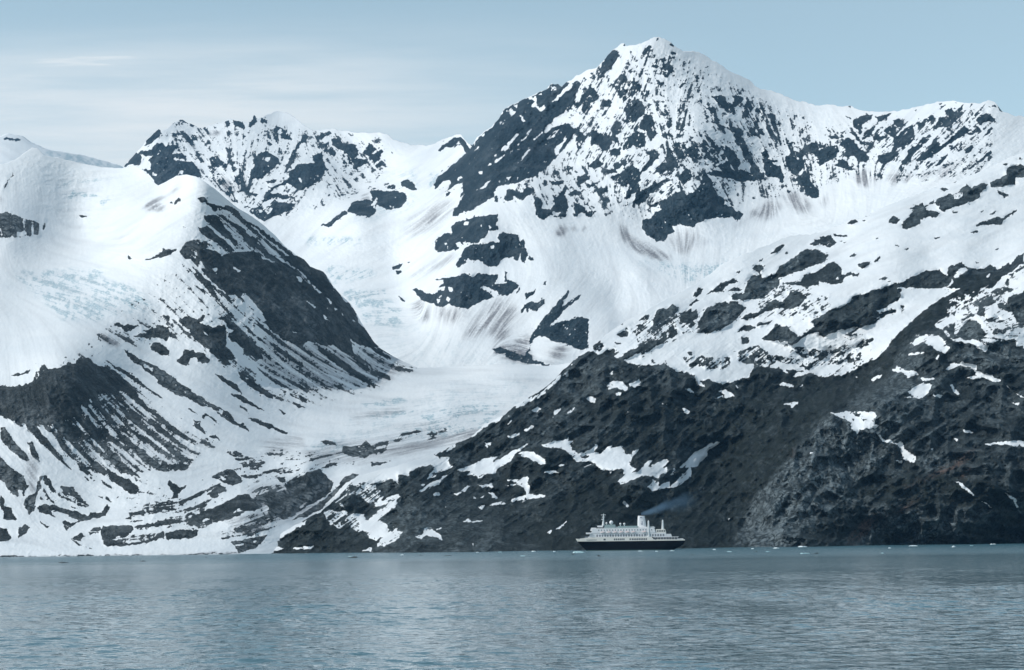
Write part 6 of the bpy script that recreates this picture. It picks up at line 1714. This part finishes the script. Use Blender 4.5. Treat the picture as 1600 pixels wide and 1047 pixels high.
for i in range(13):
    x = SL * i / 12; r_ = (x * 0.21 + 4.2) * 1.2
    rows.append([bm.verts.new((x, r_ * math.cos(q), x * 0.27 + r_ * math.sin(q))) for q in [2 * math.pi * k / 16 for k in range(16)]])
for a_, b_ in zip(rows, rows[1:]):
    for k in range(16): bm.faces.new((a_[k], a_[(k + 1) % 16], b_[(k + 1) % 16], b_[k]))
bm.faces.new(rows[0]); bm.faces.new(rows[-1])
bmesh.ops.recalc_face_normals(bm, faces=bm.faces)
me = bpy.data.meshes.new('smoke'); bm.to_mesh(me); bm.free(); me.materials.append(mt)
smoke = bpy.data.objects.new('smoke', me); COL.objects.link(smoke); smoke.location = a0
tag(smoke, 'thin blue smoke trailing astern from the white funnel', 'smoke', kind='stuff')
# ------------------------------------------------------------------ drifting ice
M_ICE = plain('drifting_white_ice', (0.66, 0.74, 0.77), 0.4, 0.4, 0.12, 0.4)
M_ICEB = plain('drifting_blue_ice', (0.36, 0.53, 0.57), 0.35, 0.4, 0.2, 0.4)
M_DIRT = plain('silt_dark_ice', (0.045, 0.05, 0.05), 0.6, 0.3, 0.3, 0.5)


def floe(px, py, w, h, mat, label, group, seed):
    """one lump of ice: a broken slab with an uneven top, part of it under water"""
    rs = random.Random(seed)
    p = on_water(px, py); k = p.y / F_PX
    W_, H_ = w * k / 2, h * k * 0.62
    bm = bmesh.new()
    bmesh.ops.create_icosphere(bm, subdivisions=3, radius=1.0)
    pk = [(rs.uniform(-0.7, 0.7), rs.uniform(0.25, 0.5), rs.uniform(0.5, 1.0)) for _ in range(3 + int(w / 5))]
    for v in bm.verts:
        x, y, z = v.co
        rr = 1 + 0.16 * math.sin(3 * math.atan2(y, x) + seed) + 0.10 * math.sin(7 * math.atan2(y, x) + 2 * seed)
        top = max([hgt * math.exp(-((x - c) / s) ** 2) for c, s, hgt in pk])
        zz = (0.35 + 0.65 * top) * min(1.0, max(z, 0) * 2.4) if z > 0 else z * 0.6
        zz *= 1 + 0.18 * math.sin(x * 9 + y * 5 + seed) * (1 if z > 0 else 0)
        v.co = (x * rr * W_, y * rr * W_ * 0.8, zz * H_)
    me = bpy.data.meshes.new('ice_floe'); bm.to_mesh(me); bm.free(); me.materials.append(mat)
    o = bpy.data.objects.new('ice_floe', me); COL.objects.link(o)
    o.location = p; o.rotation_euler = (0, 0, rs.uniform(-0.25, 0.25))
    tag(o, label, 'ice floe', group)
    return o


G1, G2 = 'pale ice floes drifting along the shore', 'dark silty ice lumps on the water'
FLOES = [
 (906, 864.0, 19, 3.8, M_ICEB, "large pale blue ice floe right under the cruise ship's bow", G1),
 (1213, 857.0, 9, 2.4, M_ICE, 'flat white floe by the pale rock buttress, left of the longest floe', G1),
 (1254, 854.8, 13, 2.8, M_ICE, 'long flat white floe close under the shore just right of the pale rock buttress', G1),
 (1257, 865.4, 14, 2.6, M_ICEB, 'low pale blue floe well out from the shore, beside a dark lump', G1),
 (1275, 865.2, 6.5, 2.4, M_DIRT, 'dark lump of ice touching the low pale blue floe well out from the shore', G2),
 (1390, 856.8, 5, 2.6, M_ICE, 'small rounded white floe near shore below the reddish rock streaks', G1),
 (1427, 853.4, 14, 2.0, M_ICE, 'thin long floe hugging the shore right of the reddish rock streaks', G1),
 (1379, 864.6, 4, 1.6, M_ICEB, 'tiny bluish floe farther out below the reddish rock streaks', G1),
 (1490, 855.0, 5, 3.6, M_ICE, 'upright white floe standing tallest near the dark right end of the shore', G1),
 (1551, 850.8, 8, 2.0, M_ICE, 'flat white floe farthest right along the shore', G1),
 (1518, 853.0, 5, 1.3, M_ICEB, 'faint bluish floe between the upright floe and the farthest right one', G1),
 (1116, 859.2, 5, 2.2, M_ICE, 'rounded white floe nearest astern of the ship by a pale rock strip', G1),
 (1140, 862.2, 7, 1.5, M_ICEB, 'low bluish floe out from the shore, second astern of the ship', G1),
 (1176, 857.8, 4, 2.2, M_ICE, 'small white floe at the foot of the pale rock buttress', G1),
 (1200, 862.2, 6, 1.5, M_ICEB, 'low bluish floe in front of the pale rock buttress beside a dark lump', G1),
 (1181, 862.6, 4.5, 2.0, M_DIRT, 'dark lump floating in front of the pale rock buttress', G2),
 (1000, 861.4, 7, 1.7, M_ICE, "white floe against the ship's black side amidships", G1),
 (1026, 861.8, 5, 1.6, M_ICE, "white floe against the ship's black side below the aft mast", G1),
 (1050, 861.0, 8, 1.7, M_ICE, "white floe under the ship's stern", G1),
 (1082, 867.4, 5, 1.6, M_DIRT, 'small dark lump on open water just astern of the ship', G2),
 (834, 862.0, 6, 2.6, M_ICE, 'white floe at the shore well ahead of the ship with a rounded top', G1),
 (866, 862.3, 3.5, 2.2, M_ICE, "tiny white floe at the shore closest ahead of the ship's bow", G1),
 (746, 863.8, 4.5, 2.2, M_ICE, 'tiny white floe at the shore below the star shaped snow patches', G1),
 (781, 863.0, 6, 1.6, M_ICEB, 'low bluish floe at the shore between two white ones ahead of the ship', G1),
 (628, 867.6, 5, 2.4, M_ICE, 'bright white floe off the low snowy point left of centre', G1),
 (817, 869.0, 8, 1.4, M_ICEB, 'thin bluish floe on open water well ahead of the ship', G1),
 (700, 868.6, 10, 1.5, M_DIRT, 'thin dark floe off the rocky foot left of centre', G2),
 (657, 868.0, 9, 1.2, M_DIRT, 'thin dark sliver of ice beside the bright white floe left of centre', G2),
 (895, 866.4, 5.5, 2.0, M_DIRT, "dark lump touching the left end of the large floe under the ship's bow", G2),
 (936, 869.2, 5.5, 3.0, M_DIRT, "dark lump on the water just below the ship's fore end", G2),
 (552, 871.6, 14, 3.2, M_DIRT, 'largest dark lump off the low rocky point left of centre', G2),
 (548, 869.6, 7, 1.4, M_ICEB, 'pale sliver of ice behind the largest dark lump', G1),
 (99, 879.4, 14, 2.4, M_DIRT, 'dark lump nearest the viewer off the left end of the snowy beach', G2),
 (223, 877.2, 9, 2.0, M_DIRT, 'dark lump off the middle of the snowy beach', G2),
 (322, 871.4, 3.2, 2.6, M_DIRT, 'tiny upright dark lump close to the right end of the snowy beach', G2),
 (356, 873.4, 3.2, 1.6, M_DIRT, 'tiny dark lump in the middle of three off the right end of the beach', G2),
 (370, 872.8, 3.2, 1.9, M_DIRT, 'tiny dark lump farthest right of three off the end of the beach', G2),
]
for i, f in enumerate(FLOES): floe(*f, seed=11 + i)
